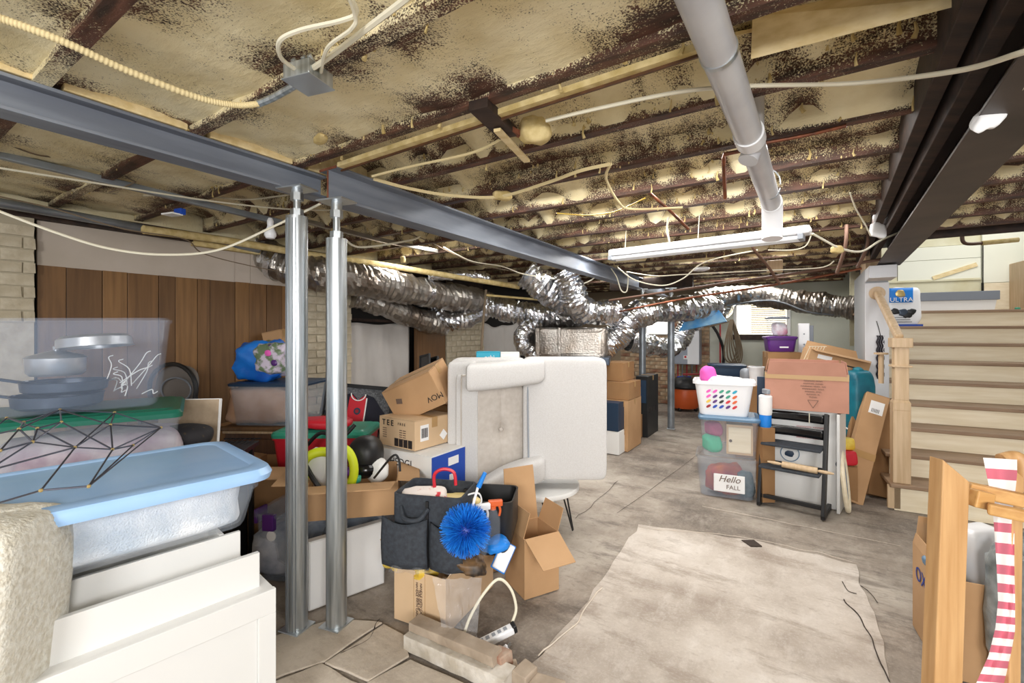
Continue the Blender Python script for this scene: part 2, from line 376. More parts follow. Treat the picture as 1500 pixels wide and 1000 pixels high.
for i, q in enumerate([[(398, 934), (492, 905), (560, 912), (476, 968), (400, 996)], [(476, 972), (562, 915), (592, 930), (600, 962), (540, 998)], [(398, 1002), (470, 973), (528, 1002), (500, 1060), (380, 1080)], [(534, 1004), (602, 966), (700, 1010), (740, 1090), (520, 1090)]]):
    m = MB(); m.slab([p+Vector((0, 0, -.004)) for p in ragged([fp(*x) for x in q], .012, 5, i)], (0, 0, 1), .010); m.build('concrete_slab', K['slab_pale'], fl, bevel=.004)
# cracks and joints: thin dark troughs with raised lips
def crack(pts, wd, mt, name='crack'):
    m = MB(); q = smooth([fp(*x) for x in pts], 10)
    q = [p+Vector((noise.noise(p*9)*.02, noise.noise(p*9+Vector((5, 5, 5)))*.02, .0045)) for p in q]
    m.tube(q, lambda t: .6*wd*(.35+.65*abs(noise.noise(Vector((t*14, 0, 0))))+.1), 5); o = m.build(name, mt, fl); o.scale = (1, 1, 1); return o
K['crack'] = mat('crack', c(62, 52, 46), .95)
K['patch_line'] = mat('patch_line', c(212, 200, 186), .9)
crack([(1240, 880), (1262, 908), (1280, 950), (1302, 1000)], .008, K['crack'])
crack([(1232, 852), (1244, 866), (1256, 870)], .006, K['crack'])
crack([(1262, 860), (1278, 872), (1286, 884)], .006, K['crack'])
crack([(880, 860), (850, 905), (815, 940), (790, 962)], .010, K['patch_line'], 'mortar_ridge')
crack([(955, 776), (1080, 786), (1180, 806), (1250, 824)], .004, K['patch_line'], 'mortar_ridge')
crack([(905, 752), (1030, 660), (1075, 625)], .004, K['crack'])
crack([(905, 705), (845, 760)], .005, K['crack'])
crack([(1030, 742), (1180, 772), (1320, 800)], .004, K['patch_line'], 'mortar_ridge')
crack([(500, 958), (540, 935), (556, 908)], .007, K['crack'])
m = MB(); m.slab([p+Vector((0, 0, .002)) for p in ragged([fp(1086, 792), fp(1104, 792), fp(1116, 801), fp(1100, 801)], .01, 3)], (0, 0, 1), .006); m.build('floor_plate', K['crack'], fl)

# ---------------------------------------------------------------- ceiling: deck, joists, foam
JB, JT = 2.185, 2.40
ce = sroot('ceiling')
m = MB(); p = [room(-2.5, -4.3, JT+.02), room(9.1, -4.3, JT+.02), room(9.1, .62, JT+.02), room(-2.5, .62, JT+.02)]
m.slab(p, (0, 0, 1), .03); p = [room(-2.5, .62, JT+.02), room(5.1, .62, JT+.02), room(5.1, 5, JT+.02), room(-2.5, 5, JT+.02)]; m.slab(p, (0, 0, 1), .03)
m.build('subfloor', K['dark_wood'], ce)
PITCH = .435
KS = [k for k in range(-5, 20)]
def attr(o, vals):
    a = o.data.attributes.new('thin', 'FLOAT', 'POINT'); a.data.foreach_set('value', vals)
def nz(x, y, z, s=0): return noise.noise(Vector((x, y, z+s*7.3)))
def joist(a0, b0, b1, near):
    n = max(4, int((b1-b0)/.045)); zs = [JB, JB+.05, JB+.10, JB+.15, JB+.215]; vs = []; th = []
    prof = [(-.023, z) for z in reversed(zs)]+[(.023, z) for z in zs]
    for i in range(n+1):
        b = b0+(b1-b0)*i/n
        for q, (da, z) in enumerate(prof):
            p = room(a0+da, b, z); vs.append(p)
            side = 1 if da > 0 else -1
            stripe = nz(b*7+a0*3, side*5, a0*2)            # foam runs down the side here and there
            hgt = (z-JB)/.2
            t = .50-.9*max(0, stripe*2.2)-.12*hgt-near*.22
            if hgt < .05: t = .80-.3*max(0, nz(b*3, a0, 0))-near*(.16+.5*nz(b*1.3, a0*3, 6))
            th.append(t)
    k = len(prof); fs = [(i*k+j, i*k+(j+1) % k, (i+1)*k+(j+1) % k, (i+1)*k+j) for i in range(n) for j in range(k)]
    m = MB(); m.add(vs, fs, False); m.add([vs[j] for j in range(k)], [tuple(range(k-1, -1, -1))]); m.add(vs[-k:], [tuple(range(k))])
    o = m.build('joist', K['overspray'], ce); attr(o, th+[.8]*(2*k)); return o
def near_of(k): return {0: 1.0, 1: 1.0, 2: .6, 3: .1}.get(k, 0) if k >= 0 else 1
for k in KS:
    a0 = .40+PITCH*k
    joist(a0, -4.0, .46, near_of(k))
    if a0 < 5.0: joist(a0, .68, 4.4, 0)
def foam(b0, b1, amax, name):
    for k in KS:
        a0 = .40+PITCH*k+.023; 
        if a0+PITCH > amax: continue
        nr = near_of(k) if k != 2 else .15
        if k in (0, 1): nr = 1
        nb = int((b1-b0)/.04); na = 12; vs = []; th = []
        for i in range(nb+1):
            b = b0+(b1-b0)*i/nb
            for j in range(na+1):
                t = j/na; a = a0+(PITCH-.046)*t
                edge = min(t, 1-t)*2                                      # 0 at the joist, 1 mid bay
                zc = (JB+.035 if nr > .5 else JB+.13)
                lobes = nz(b*3.4, k*9.1, 0)
                z = zc+.012*nz(a*7, b*5, 0)+.006*nz(a*22, b*18, 1)
                drip = max(0, nz(b*7+a0*3, (5 if t < .5 else -5), a0*2 if t < .5 else (a0+PITCH)*2))
                if nr > .5: z += -.02*(1-edge)**2*(.5+lobes)
                else: z -= (1-edge)**3*(.03+.2*drip)+.03*nz(b*2, k, 4)
                z = max(z, JB+.004) if nr > .5 else max(z, JB+.012)
                vs.append(room(a, b, min(z, JT)))
                dk = nz(b*2.1, k*4.3, 2)
                v = .16+(.36+.45*max(0, dk))*(1-edge)**1.5+(0.35*max(0, nz(b*3.0, a*3, 8))*1.2 if nr < .5 else 0)
                if nr > .5: v = .08+(.16+.55*min(1, max(0, dk*3+.4)))*(1-edge)**1.1+.3*max(0, nz(b*1.7, k*4, 5))*(1-edge)
                v -= 1.3*drip*(1-edge)
                th.append(v)
        m = MB(); m.add(vs, [(i*(na+1)+j, i*(na+1)+j+1, (i+1)*(na+1)+j+1, (i+1)*(na+1)+j) for i in range(nb) for j in range(na)], True)
        o = m.build(name, K['overspray'], ce); attr(o, th)
foam(-4.0, .46, 9.0, 'spray_foam'); foam(.68, 4.4, 5.0, 'spray_foam')
# foam drips hanging from joists (one countless mass)
m = MB(); 
for i in range(900):
    k = random.choice(range(1, 13)); a0 = .40+PITCH*k; b = random.uniform(-3.8, .4) if random.random() < .5 else random.uniform(-1.6, .4)
    s = random.choice((-1, 1)); z0 = JB+random.uniform(.02, .17); ln = random.uniform(.012, .055); r = random.uniform(.0025, .0065)
    x = a0+s*.027; pts = [room(x, b, z0), room(x+s*.004, b+random.uniform(-.006, .006), z0-ln*.6), room(x, b+random.uniform(-.006, .006), z0-ln)]
    m.tube(pts, lambda t, r=r: r*(.5+.9*t), 5)
for i in range(1600):
    k = random.choice(range(1, 12)); a0 = .40+PITCH*k; b = random.uniform(-3.6, .44); s = random.choice((-1, 1))
    r = random.uniform(.002, .006); q = room(a0+s*.024, b, JB+random.uniform(0, .16))
    m.add([q+Vector(d)*r for d in ((1, 0, 0), (-1, 0, 0), (0, 1, 0), (0, -1, 0), (0, 0, 1.6), (0, 0, -1.6))], [(0, 2, 4), (2, 1, 4), (1, 3, 4), (3, 0, 4), (2, 0, 5), (1, 2, 5), (3, 1, 5), (0, 3, 5)], True)
o = m.build('foam_drip', K['foam_lump'], ce); o['kind'] = 'stuff'
# cream blocking between joists over the steel beam, pale boards nailed under the joists
def plank(u0, v0, u1, v1, z, wd, th, mt, name='plank', up=(0, 0, 1)):
    m = MB(); m.bar(Cz(u0, v0, z), Cz(u1, v1, z), wd, th, up); return m.build(name, mt, ce, bevel=.002)
def blk(p, q, z0, z1, t=.04, mt='plank_cream', name='blocking'):
    m = MB(); p = Vector(p); q = Vector(q); m.bar((p.x, p.y, (z0+z1)/2), (q.x, q.y, (z0+z1)/2), t, z1-z0); return m.build(name, K[mt], ce, bevel=.003)

# ---------------------------------------------------------------- steel beams
def ibeam(name, label, p, q, z0, z1, wd, mt, tf=.012):
    p = Vector(p); q = Vector(q); L_ = (q-p).length; ang = math.atan2((q-p).y, (q-p).x)
    t = thing(name, label, 'steel beam', (p.x, p.y, 0), ang, group=None)
    m = MB(); m.box(L_/2, 0, z0+tf/2, L_, wd, tf); m.build('bottom_flange', mt, t, bevel=.002)
    m = MB(); m.box(L_/2, 0, (z0+z1)/2, L_, .009, z1-z0-2*tf); m.build('web', mt, t)
    m = MB(); m.box(L_/2, 0, z1-tf/2, L_, wd, tf); m.build('top_flange', mt, t, bevel=.002)
    return t
b1s = Cz(0, 103, JB); b1e = Cz(478, 258, JB); d1 = (b1e-b1s).normalized(); off = Vector((-d1.y, d1.x, 0))*.05
b1a = b1s-d1*1.6+off; b1b = b1e+off
ibeam('steel_beam', 'long blue-grey steel beam over the left jack post, running to upper left corner', b1a, b1b, 2.072, JB, .10, K['steel_beam'])
b2s = Cz(493, 242, JB); d2 = Vector((math.sin(R(31.2)), math.cos(R(31.2)), 0)); off2 = Vector((-d2.y, d2.x, 0))*.062
b2a = b2s+off2; b2b = b2a+d2*7.0
tb = ibeam('steel_beam', 'blue-grey steel beam with rusty cut end, running away from the right jack post', b2a, b2b, 2.022, JB, .125, K['steel_beam'])
m = MB(); m.box(-.0015, 0, 2.028, .003, .125, .012); m.box(-.0015, 0, 2.10, .003, .009, .14); m.box(-.0015, 0, 2.179, .003, .125, .012)
m.build('cut_end', K['rust'], tb)['label'] = 'rusty cut end'
p = Vector((1.315, 1.14, 0)); q = Vector((3.46, 4.19, 0)); d3 = (q-p).normalized()
ibeam('steel_beam', 'wide dark brown steel beam on the right, ending on the white column', p-d3*2.2, q-d3*.0, 2.0, JB-.005, .17, K['steel_brown'])
# dark rim timber left of the right beam, timbers round it
blk(p-d3*2+Vector((-.135, .09, 0)), q+d3*1.6+Vector((-.135, .09, 0)), JB-.06, JT, .045, 'dark_wood', 'rim_timber')
blk(p-d3*2+Vector((-.09, .05, 0)), q+d3*4.0+Vector((-.09, .05, 0)), JB-.10, JT, .04, 'dark_wood', 'rim_timber')
blk(p-d3*2+Vector((.13, -.09, 0)), q+d3*.6+Vector((.13, -.09, 0)), JB+.0, JT, .045, 'dark_wood', 'rim_timber')
for k in range(0, 7):
    pa = room(.42+PITCH*k+.02, 0); 
    t0 = ((.42+PITCH*k+.03)-AX.dot(b1s+off))/AX.dot(d1); q0 = b1s+off+d1*t0
    t1 = ((.40+PITCH*(k+1)-.03)-AX.dot(b1s+off))/AX.dot(d1); q1 = b1s+off+d1*t1
    if t1 < (b1e-b1s).length+.3: blk(q0+Vector((.03, -.02, 0)), q1+Vector((.03, -.02, 0)), JB+.003, JT, .04, 'plank_cream' if k != 2 else 'plank_cream')
for k in range(-3, 0):
    t0 = ((.42+PITCH*k+.03)-AX.dot(b1s+off))/AX.dot(d1); q0 = b1s+off+d1*t0; q1 = q0+d1*.37
    blk(q0+Vector((.03, -.02, 0)), q1+Vector((.03, -.02, 0)), JB+.003, JT, .04)
# pale boards hung under the near joists at upper right and along the long joist
def board(pts, t, mt, name='plank'):
    m = MB(); m.slab(pts, (0, 0, 1), t); return m.build(name, K[mt], ce, bevel=.002)
zb = JB-.006
board([Cz(1102, 30, JB+.10), Cz(1420, -42, JB+.10), Cz(1437, 0, zb), Cz(1100, 87, zb)], .012, 'plank_cream')
board([Cz(1060, 60, JB+.14), Cz(1340, -20, JB+.14), Cz(1360, 0, JB+.08), Cz(1078, 52, JB+.09)], .012, 'plank_cream')
m = MB(); m.bar(Cz(500, 243, JB-.012), Cz(1060, 62, JB-.012), .045, .02); m.build('batten', K['foam_lump'], ce)
m = MB(); m.bar(Cz(500, 250, JB-.026), Cz(1060, 70, JB-.026), .008, .008); m.build('batten', K['brown_wood'], ce)
# hanging timber block with a pale lath and a lump of foam beside it
tb = thing('wood_block', 'dark wooden block with pale lath nailed below the joists, beside a foam lump', 'wood block', Cz(730, 185, 2.17), 0)
o0 = Vector(tb.location)
m = MB(); m.bar(Cz(700, 152, 2.175)-o0, Cz(745, 196, 2.165)-o0, .075, .035); m.build('block', K['dark_wood'], tb, bevel=.003)
m = MB(); m.bar(Cz(728, 190, 2.14)-o0, Cz(772, 236, 2.14)-o0, .028, .012); m.build('lath', K['plank_cream'], tb, bevel=.001)
m = MB(); m.bar(Cz(748, 190, 2.16)-o0, Cz(780, 206, 2.16)-o0, .02, .02); m.build('splinter', K['rust'], tb)
o = MB().soft(0, 0, 0, .12, .09, .10, .7, 16, 12, None, .35, 14).build('foam_lump', K['foam_lump'], None, loc=Cz(783, 190, 2.17)); tag(o, 'pale yellow lump of spray foam stuck beside the dark wooden block', 'foam lump')
o = MB().soft(0, 0, 0, .11, .06, .05, .6, 16, 12, None, .4, 14).build('foam_lump', K['foam_lump'], None, loc=Cz(735, 286, 2.16)); tag(o, 'small foam lump on the cream cable above the second beam', 'foam lump')
o = MB().soft(0, 0, 0, .045, .10, .03, .8, 12, 8, (0, 0, R(40)), .3, 20).build('foam_lump', K['foam_lump'], None, loc=Cz(469, 203, 2.18)); tag(o, 'small tan blob of foam on the joist above the jack posts', 'foam lump')

# ---------------------------------------------------------------- left wall
LB = -4.02; wl = sroot('wall_left')
def wbox(a0, a1, b0, b1, z0, z1, mt, name, parent=wl, bevel=0):
    m = MB(); m.hexa([room(a0, b0, z0), room(a0, b1, z0), room(a1, b1, z0), room(a1, b0, z0), room(a0, b0, z1), room(a0, b1, z1), room(a1, b1, z1), room(a1, b0, z1)])
    return m.build(name, K[mt] if isinstance(mt, str) else mt, parent, bevel=bevel)
wbox(-2.5, 9.1, LB-.35, LB-.30, 0, JT, 'void', 'back_board')
wbox(-2.5, .3, LB-.3, LB, 0, JT, 'drywall', 'plaster')
wbox(.766, 2.43, LB-.06, LB-.012, 0, 1.82, 'void', 'backing')
cuts = [.766, .90, 1.08, 1.215, 1.40, 1.505, 1.655, 1.745, 1.935, 2.05, 2.20, 2.34, 2.44]
for i in range(len(cuts)-1): wbox(cuts[i]+.002, cuts[i+1]-.002, LB-.03, LB-.003*(i % 2), 0, 1.815, ('panel_wood', 'panel_wood3', 'panel_wood2')[i % 3], 'panel_board', bevel=.0015)
dc = [.766, 1.93, 2.06, 2.46]
for i in range(3): wbox(dc[i]+.001, dc[i+1]-.001, LB-.04, LB-(0 if i != 1 else .006), 1.812, 2.10, 'drywall', 'drywall_strip', bevel=.001)
wbox(-1, 5.4, LB-.1, LB+.06, 2.09, 2.165, 'dark_wood', 'sill_timber')
wbox(-2.4, 9.0, LB-.12, LB-.005, 2.165, JT, K['overspray'], 'rim_foam')
wbox(1.6, 3.4, LB+.02, LB+.075, 2.06, 2.10, 'foam_lump', 'foam_bead')
bm_cache = {}
def bricks(a0, a1, b, z0, z1, mt, mo, bl=.2, bh=.062, parent=wl, along='a', joint=.012, lim=None):
    """bricks laid in the plane b=const (along a) or a=const (along b)"""
    A_, B_ = (a0, a1)
    key = (mt, bl); 
    def P3(s, w_, z): return room(s, b+w_, z) if along == 'a' else room(b-w_, s, z)
    if along == 'a':
        m = MB(); m.hexa([room(A_, b-.25, z0), room(A_, b-.012, z0), room(B_, b-.012, z0), room(B_, b-.25, z0), room(A_, b-.25, z1), room(A_, b-.012, z1), room(B_, b-.012, z1), room(B_, b-.25, z1)])
    else:
        m = MB(); m.hexa([room(b+.012, A_, z0), room(b+.012, B_, z0), room(b+.2, B_, z0), room(b+.2, A_, z0), room(b+.012, A_, z1), room(b+.012, B_, z1), room(b+.2, B_, z1), room(b+.2, A_, z1)])
    m.build('mortar_bed', K[mo], parent)
    row = 0; z = z0+joint/2; rz = math.atan2(AX.y, AX.x) if along == 'a' else math.atan2(BX.y, BX.x)
    while z+bh < z1+.01:
        s = A_-(bl/2 if row % 2 else 0)
        while s < B_-.01:
            s0 = max(s, A_); s1 = min(s+bl-joint, B_)
            if s1-s0 > .03:
                L_ = round(s1-s0, 2); v = random.randrange(3); kk = (mt, L_, v)
                if kk not in bm_cache:
                    mm = MB(); j = [random.uniform(-.003, .003) for _ in range(8)]
                    mm.hexa([Vector((x+j[q], y+j[(q+3) % 8]*(y < .02 or 1), zz+j[(q+5) % 8])) for q, (x, y, zz) in enumerate([(-L_/2, -.04, -bh/2), (L_/2, -.04, -bh/2), (L_/2, .04, -bh/2), (-L_/2, .04, -bh/2), (-L_/2, -.04, bh/2), (L_/2, -.04, bh/2), (L_/2, .04, bh/2), (-L_/2, .04, bh/2)])])
                    bm_cache[kk] = mm.mesh('brick', K[mt] if isinstance(mt, str) else K[mt[v % len(mt)]])
                o = bpy.data.objects.new('brick', bm_cache[kk]); COL.objects.link(o); o.parent = parent
                if along == 'a': o.location = room((s0+s1)/2, b-.04+random.uniform(-.003, .004), z+bh/2)
                else: o.location = room(b+.04-random.uniform(-.003, .006), (s0+s1)/2, z+bh/2)
                o.rotation_euler = (0, 0, rz)
            s += bl
        z += bh+joint; row += 1
pil = sroot('wall_left_pilaster')
bricks(.10, .745, LB+.06, 1.45, 2.09, 'brick_white', 'mortar_white', parent=pil)
wbox(.10, .745, LB-.3, LB+.045, 0, 1.45, 'brick_white', 'lower_pier', pil)
bricks(2.46, 3.06, LB+.05, .55, 2.0, 'brick_white', 'mortar_white', parent=pil)
wbox(2.46, 3.06, LB-.3, LB+.045, 0, .55, 'brick_white', 'lower_pier', pil)
bricks(4.55, 5.36, LB+.05, .9, 1.66, 'brick_white', 'mortar_white', parent=pil)
wbox(4.55, 5.36, LB-.3, LB+.045, 0, .9, 'brick_white', 'lower_pier', pil)
wbox(4.55, 5.36, LB-.3, LB+.03, 1.66, 2.1, 'dark_wood', 'upper_pier', pil)
wbox(3.06, 4.0, LB-.3, LB-.27, 0, 2.1, 'void', 'crawl_space_back')  # near-black backs: darkness of the openings put into the colour
wbox(5.36, 9.0, LB-.30, LB-.22, 0, 2.1, 'void', 'crawl_space_back')
def sheet(a0, a1, z1, name, label, dz=.03, seed=0):
    def f(u, v):
        a = a0+(a1-a0)*u; z = z1*v
        w_ = .035*nz(a*4, z*.7, 0, seed)+.02*math.sin(a*17+z*1.3+seed)*(1-v*.5)+.01*nz(a*12, z*4, 0)
        return room(a, LB-.08+w_, z+dz*nz(a*3, 0, 3, seed)*v+.01)
    m = MB(); m.grid(f, 40, 30); o = m.build(name, K['sheet'], None, thick=.003); return tag(o, label, 'sheet')
sheet(3.08, 3.99, 1.47, 'white_sheet', 'white sheet closing the opening between brick pier and brown panel board', seed=1)
sheet(5.40, 6.6, 1.5, 'white_sheet', 'greyish sheet hanging in the far opening behind the armchair', .09, seed=4)
o = wbox(4.02, 4.54, LB-.02, LB+.03, 0, 1.62, 'panel_wood3', 'panel_board', None, .002)
tag(o, 'tall brown wood panel board standing between white sheet and brick pier', 'panel')
m = MB(); m.bar(room(3.0, LB-.1, 1.53), room(4.6, LB-.1, 1.50), .03, .03); o = m.build('opening_rail', K['dark_wood'], wl)

# ---------------------------------------------------------------- far wall
wf = sroot('wall_back'); FA = 9.0
bricks(-3.2, -1.52, FA, 0, 1.62, ('brick_far', 'brick_far2', 'brick_far2'), 'mortar_far', parent=wf, along='b')
def fbox(b0, b1, z0, z1, t0, t1, mt, name, parent=wf, bevel=0):      # t = distance in front of the wall plane
    m = MB(); m.hexa([room(FA-t1, b0, z0), room(FA-t1, b1, z0), room(FA-t0, b1, z0), room(FA-t0, b0, z0), room(FA-t1, b0, z1), room(FA-t1, b1, z1), room(FA-t0, b1, z1), room(FA-t0, b0, z1)])
    return m.build(name, K[mt], parent, bevel=bevel)
fbox(-4.4, -3.2, 0, JT, -.2, 0, 'mortar_far', 'masonry'); fbox(-3.2, -1.52, 1.62, JT, -.2, -.0, 'mortar_far', 'masonry')
# drywall with the window hole
WB0, WB1, WZ0, WZ1 = -1.06, -.30, 1.35, 1.86
fbox(-1.50, WB0, 0, JT, -.05, .03, 'drywall_far', 'drywall'); fbox(WB1, 1.6, 0, JT, -.05, .03, 'drywall_far', 'drywall')
fbox(WB0, WB1, 0, WZ0, -.05, .03, 'drywall_far', 'drywall'); fbox(WB0, WB1, WZ1, JT, -.05, .03, 'drywall_far', 'drywall')
wn = sroot('window_1')
fbox(WB0-.05, WB0, WZ0-.02, WZ1+.05, .0, .05, 'white_paint', 'window_frame', wn, .003); fbox(WB1, WB1+.06, WZ0-.02, WZ1+.05, .0, .05, 'white_paint', 'window_frame', wn, .003)
fbox(WB0-.05, WB1+.06, WZ1, WZ1+.05, 0, .05, 'white_paint', 'window_frame', wn, .003)
fbox(WB0-.08, WB1+.02, WZ0-.10, WZ0-.01, .0, .09, 'dark_wood', 'window_sill', wn, .003)
fbox(WB0, WB1, WZ0, WZ1, -.06, -.05, 'window_glow', 'pane', wn)
for i in range(15): 
    z = WZ0+.02+i*.033; fbox(WB0+.22, WB1-.01, z, z+.026, -.02, -.015, 'blind', 'blind_slat', wn)
wn = sroot('window_2')
fbox(-2.66, -2.20, 1.36, 1.62, .0, .012, 'window_glow', 'pane', wn)
fbox(-2.70, -2.16, 1.33, 1.36, 0, .04, 'white_paint', 'window_frame', wn, .003); fbox(-2.70, -2.16, 1.62, 1.65, 0, .04, 'white_paint', 'window_frame', wn, .003)
fbox(-2.70, -2.66, 1.36, 1.62, 0, .04, 'white_paint', 'window_frame', wn, .003); fbox(-2.20, -2.16, 1.36, 1.62, 0, .04, 'white_paint', 'window_frame', wn, .003)

# ---------------------------------------------------------------- right partition and stair well
wr = sroot('wall_right')
c0 = Vector((3.40, 4.38, 0)); 
def obox(o, dx, dy, x0, x1, y0, y1, z0, z1, mt, name, parent, bevel=0):
    o = Vector(o); dx = Vector(dx); dy = Vector(dy); up = Vector((0, 0, 1))
    f = lambda x, y, z: o+dx*x+dy*y+up*z
    m = MB(); m.hexa([f(x0, y0, z0), f(x1, y0, z0), f(x1, y1, z0), f(x0, y1, z0), f(x0, y0, z1), f(x1, y0, z1), f(x1, y1, z1), f(x0, y1, z1)])
    return m.build(name, K[mt] if isinstance(mt, str) else mt, parent, bevel=bevel)
obox(c0, BX, AX, 0, .17, 0, 1.25, 0, 2.0, 'grey_wall', 'partition', wr)
obox(c0, BX, AX, -.004, .175, -.02, .0, 0, 1.86, 'painted_wall', 'end_board', wr, .002)
obox(c0, BX, AX, -.005, .19, -.36, -.0, 1.875, 1.985, 'painted_wall', 'beam_seat', wr, .003)
obox(c0, BX, AX, .0, .12, .0, .5, 2.0, 2.18, 'oak', 'beam_packing', wr, .003)
# ---------------------------------------------------------------- staircase
SD = Vector((math.sin(R(28)), math.cos(R(28)), 0)); SX = Vector((math.cos(R(28)), -math.sin(R(28)), 0))
s0 = Vector((2.98, 3.58, 0)); RUN, RISE = .28, .178
st = thing('staircase', 'wide pale oak staircase with tan treads rising beside the white column', 'staircase', s0, R(-28))
WID = 1.9
for k in range(1, 10):
    y = RUN*(k-1); z = .21+RISE*(k-1); z0 = 0 if k == 1 else z-RISE
    xo = .02+.1*y if k < 4 else .22; W_ = WID+.06-xo; xc = xo+W_/2-.03
    m = MB(); m.box(xc+.015, y+.01, (z0+z-.03)/2, W_-.03, .02, z-.03-z0); m.build('riser', K['oak_x'], st, bevel=.001)
    if k < 8: m = MB(); m.box(xc, y+.135, z-.015, W_, .33, .03); m.build('tread', K['tread'], st, bevel=.006)
    elif k == 8: m = MB(); m.box(xc, y+.135, z-.015, W_, .33, .03); m.build('tread', K['tread'], st, bevel=.006)
    else: m = MB(); m.box(xc, y+.35, z-.015, W_, .76, .03); m.build('landing', K['tread'], st, bevel=.006)
for k in range(1, 4):
    m = MB(); z = .21+RISE*(k-1); m.box(.05+.028*k, RUN*(k-1)+RUN/2+.02, z/2-.015, .03, RUN, z-.03); m.build('side_board', K['oak_x'], st)
m = MB(); m.box(.02, .015, .10, .08, .03, .18); m.build('corner_trim', K['oak'], st, bevel=.002)
# newel post standing on the first tread
m = MB(); m.box(.07, .06, .21+.285, .11, .10, .57, tp=1.0); m.build('newel_base', K['oak'], st, bevel=.004)
m = MB(); m.box(.07, .06, .81, .11, .10, .06); m.add([(x, y, z) for z, s in ((.84, 1), (.87, .70)) for x, y in ((.07-.055*s, .06-.05*s), (.07+.055*s, .06-.05*s), (.07+.055*s, .06+.05*s), (.07-.055*s, .06+.05*s))], [(4, 5, 6, 7), (0, 1, 5, 4), (1, 2, 6, 5), (2, 3, 7, 6), (3, 0, 4, 7)]); m.build('newel_shoulder', K['oak'], st, bevel=.002)
m = MB(); m.box(.07, .06, 1.07, .09, .085, .42); m.build('newel_shaft', K['oak'], st, bevel=.003)
m = MB(); m.box(.07, .06, 1.125, .125, .12, .014); m.build('newel_collar', K['oak'], st, bevel=.003)
m = MB(); m.box(.07, .06, 1.31, .13, .125, .075); m.build('newel_cap', K['oak'], st, bevel=.004)
# handrail up to a round rosette on the white column
MI = Matrix.Translation(s0) @ Matrix.Rotation(R(-28), 4, 'Z'); MI = MI.inverted()
ros = MI @ (c0+BX*.085+Vector((0, -.0, 0))-AX*.03+Vector((0, 0, 1.755)))
m = MB(); m.bar((.065, .06, 1.345), ros+Vector((0, -.02, 0)), .055, .06); m.build('handrail', K['oak'], st, bevel=.014, seg=3)
m = MB(); m.cyl(MI @ (c0+BX*.085-AX*.02+Vector((0, 0, 1.76))), MI @ (c0+BX*.085-AX*.04+Vector((0, 0, 1.76))), .062, 28); m.build('rosette', K['oak'], st, bevel=.004)
# second handrail post behind, beside the column (short vertical baluster seen left of the newel)
m = MB(); m.cyl((.02, .42, .95), (.02, .42, 1.2), .02, 10); m.cyl((.02, .42, 1.2), (.02, .42, 1.215), .05, 12); m.build('rail_bracket', K['oak'], st)

# upper landing wall
wu = sroot('wall_stairwell'); UY = RUN*8+.82
uo = s0
K['cream_board'] = mat('cream_board', c(222, 218, 190), .6, col2=c(206, 198, 160), sc=4, lo=.4, hi=.7)
K['cream_white'] = mat('cream_white', c(236, 236, 220), .6)
def ub(x0, x1, z0, z1, t, mt, name='wall_board'):
    x0 = max(x0, .2); return obox(uo, SX, SD, x0, x1, UY-t, UY+.04, z0, z1, mt, name, wu, .002)
ub(-1.2, 3.2, 1.2, 2.05, 0, 'cream_board', 'wall_panel')
ub(-1.2, .70, 2.055, 2.6, .006, 'cream_board')
ub(.705, 1.5, 2.055, 2.30, .012, 'cream_white'); ub(.705, 1.5, 2.305, 2.47, .010, 'cream_white')
ub(-1.2, 1.5, 2.03, 2.055, .02, 'cream_board', 'ledge'); ub(-1.2, 3.2, 2.475, 3.0, .0, 'cream_board')
ub(1.505, 1.90, 1.99, 2.7, .03, 'cream_white'); ub(1.505, 1.515, 1.6, 2.5, .035, 'void', 'gap')
ub(1.52, 1.80, 1.6, 1.985, .03, 'oak_x', 'plywood_panel')
ub(1.90, 3.2, 1.6, 2.6, .0, 'cream_board')
m = MB(); m.bar(uo+SX*1.05+SD*(UY-.02)+Vector((0, 0, 2.07)), uo+SX*1.46+SD*(UY-.02)+Vector((0, 0, 2.22)), .012, .05, up=(0, 0, 1)); m.build('torn_strip', K['plank_cream'], wu)
dr = sroot('door_1')
obox(uo, SX, SD, 1.74, 1.80, UY-.50, UY-.02, 1.62, 2.2, 'oak', 'door_jamb', dr, .003)
obox(uo, SX, SD, 1.80, 1.84, UY-.50, UY-.46, 1.62, 2.2, 'plank_cream', 'door_stop', dr, .002)
obox(uo, SX, SD, 1.84, 2.7, UY-.48, UY-.44, 1.62, 2.2, 'panel_wood2', 'door_leaf', dr, .002)
obox(uo, SX, SD, 1.2, 3.2, UY-1.6, UY-1.55, JT+.25, JT+.8, 'cream_board', 'stairwell_header', wu)
obox(uo, SX, SD, WID+.07, WID+.12, -.1, 3.1, 0, 2.9, 'drywall_far', 'side_wall', wu)
# header timbers at the stair opening
blk(room(5.05, .6), room(5.05, 4.4), JB-.02, JT, .05, 'dark_wood', 'header_timber')
# pipes by the stair opening
def pipe(name, label, pts, r, mt, cat='pipe', group=None, k=6, n=8, sm=True):
    pts = [Vector(p) for p in pts]; o0 = pts[0].copy(); q = smooth(pts, k) if sm else pts
    m = MB(); m.tube([p-o0 for p in q], r, n); o = m.build(name, K[mt] if isinstance(mt, str) else mt, None, loc=o0); return tag(o, label, cat, group)
pipe('copper_pipe', 'brown copper pipe with an elbow at the top of the stairwell', [P(1385, 336, 4.4), P(1500, 332, 4.2), P(1560, 330, 4.1)], .014, 'brown_pipe')
pipe('copper_pipe', 'short brown pipe bending below the stairwell header', [P(1410, 336, 4.38), P(1410, 352, 4.36), P(1418, 357, 4.35), P(1440, 356, 4.34)], .016, 'brown_pipe')
pipe('foam_pipe', 'foam-crusted pipe running right below the stairwell header', [P(1438, 356, 4.34), P(1470, 353, 4.3), P(1492, 351, 4.26)], .022, 'foam_lump')

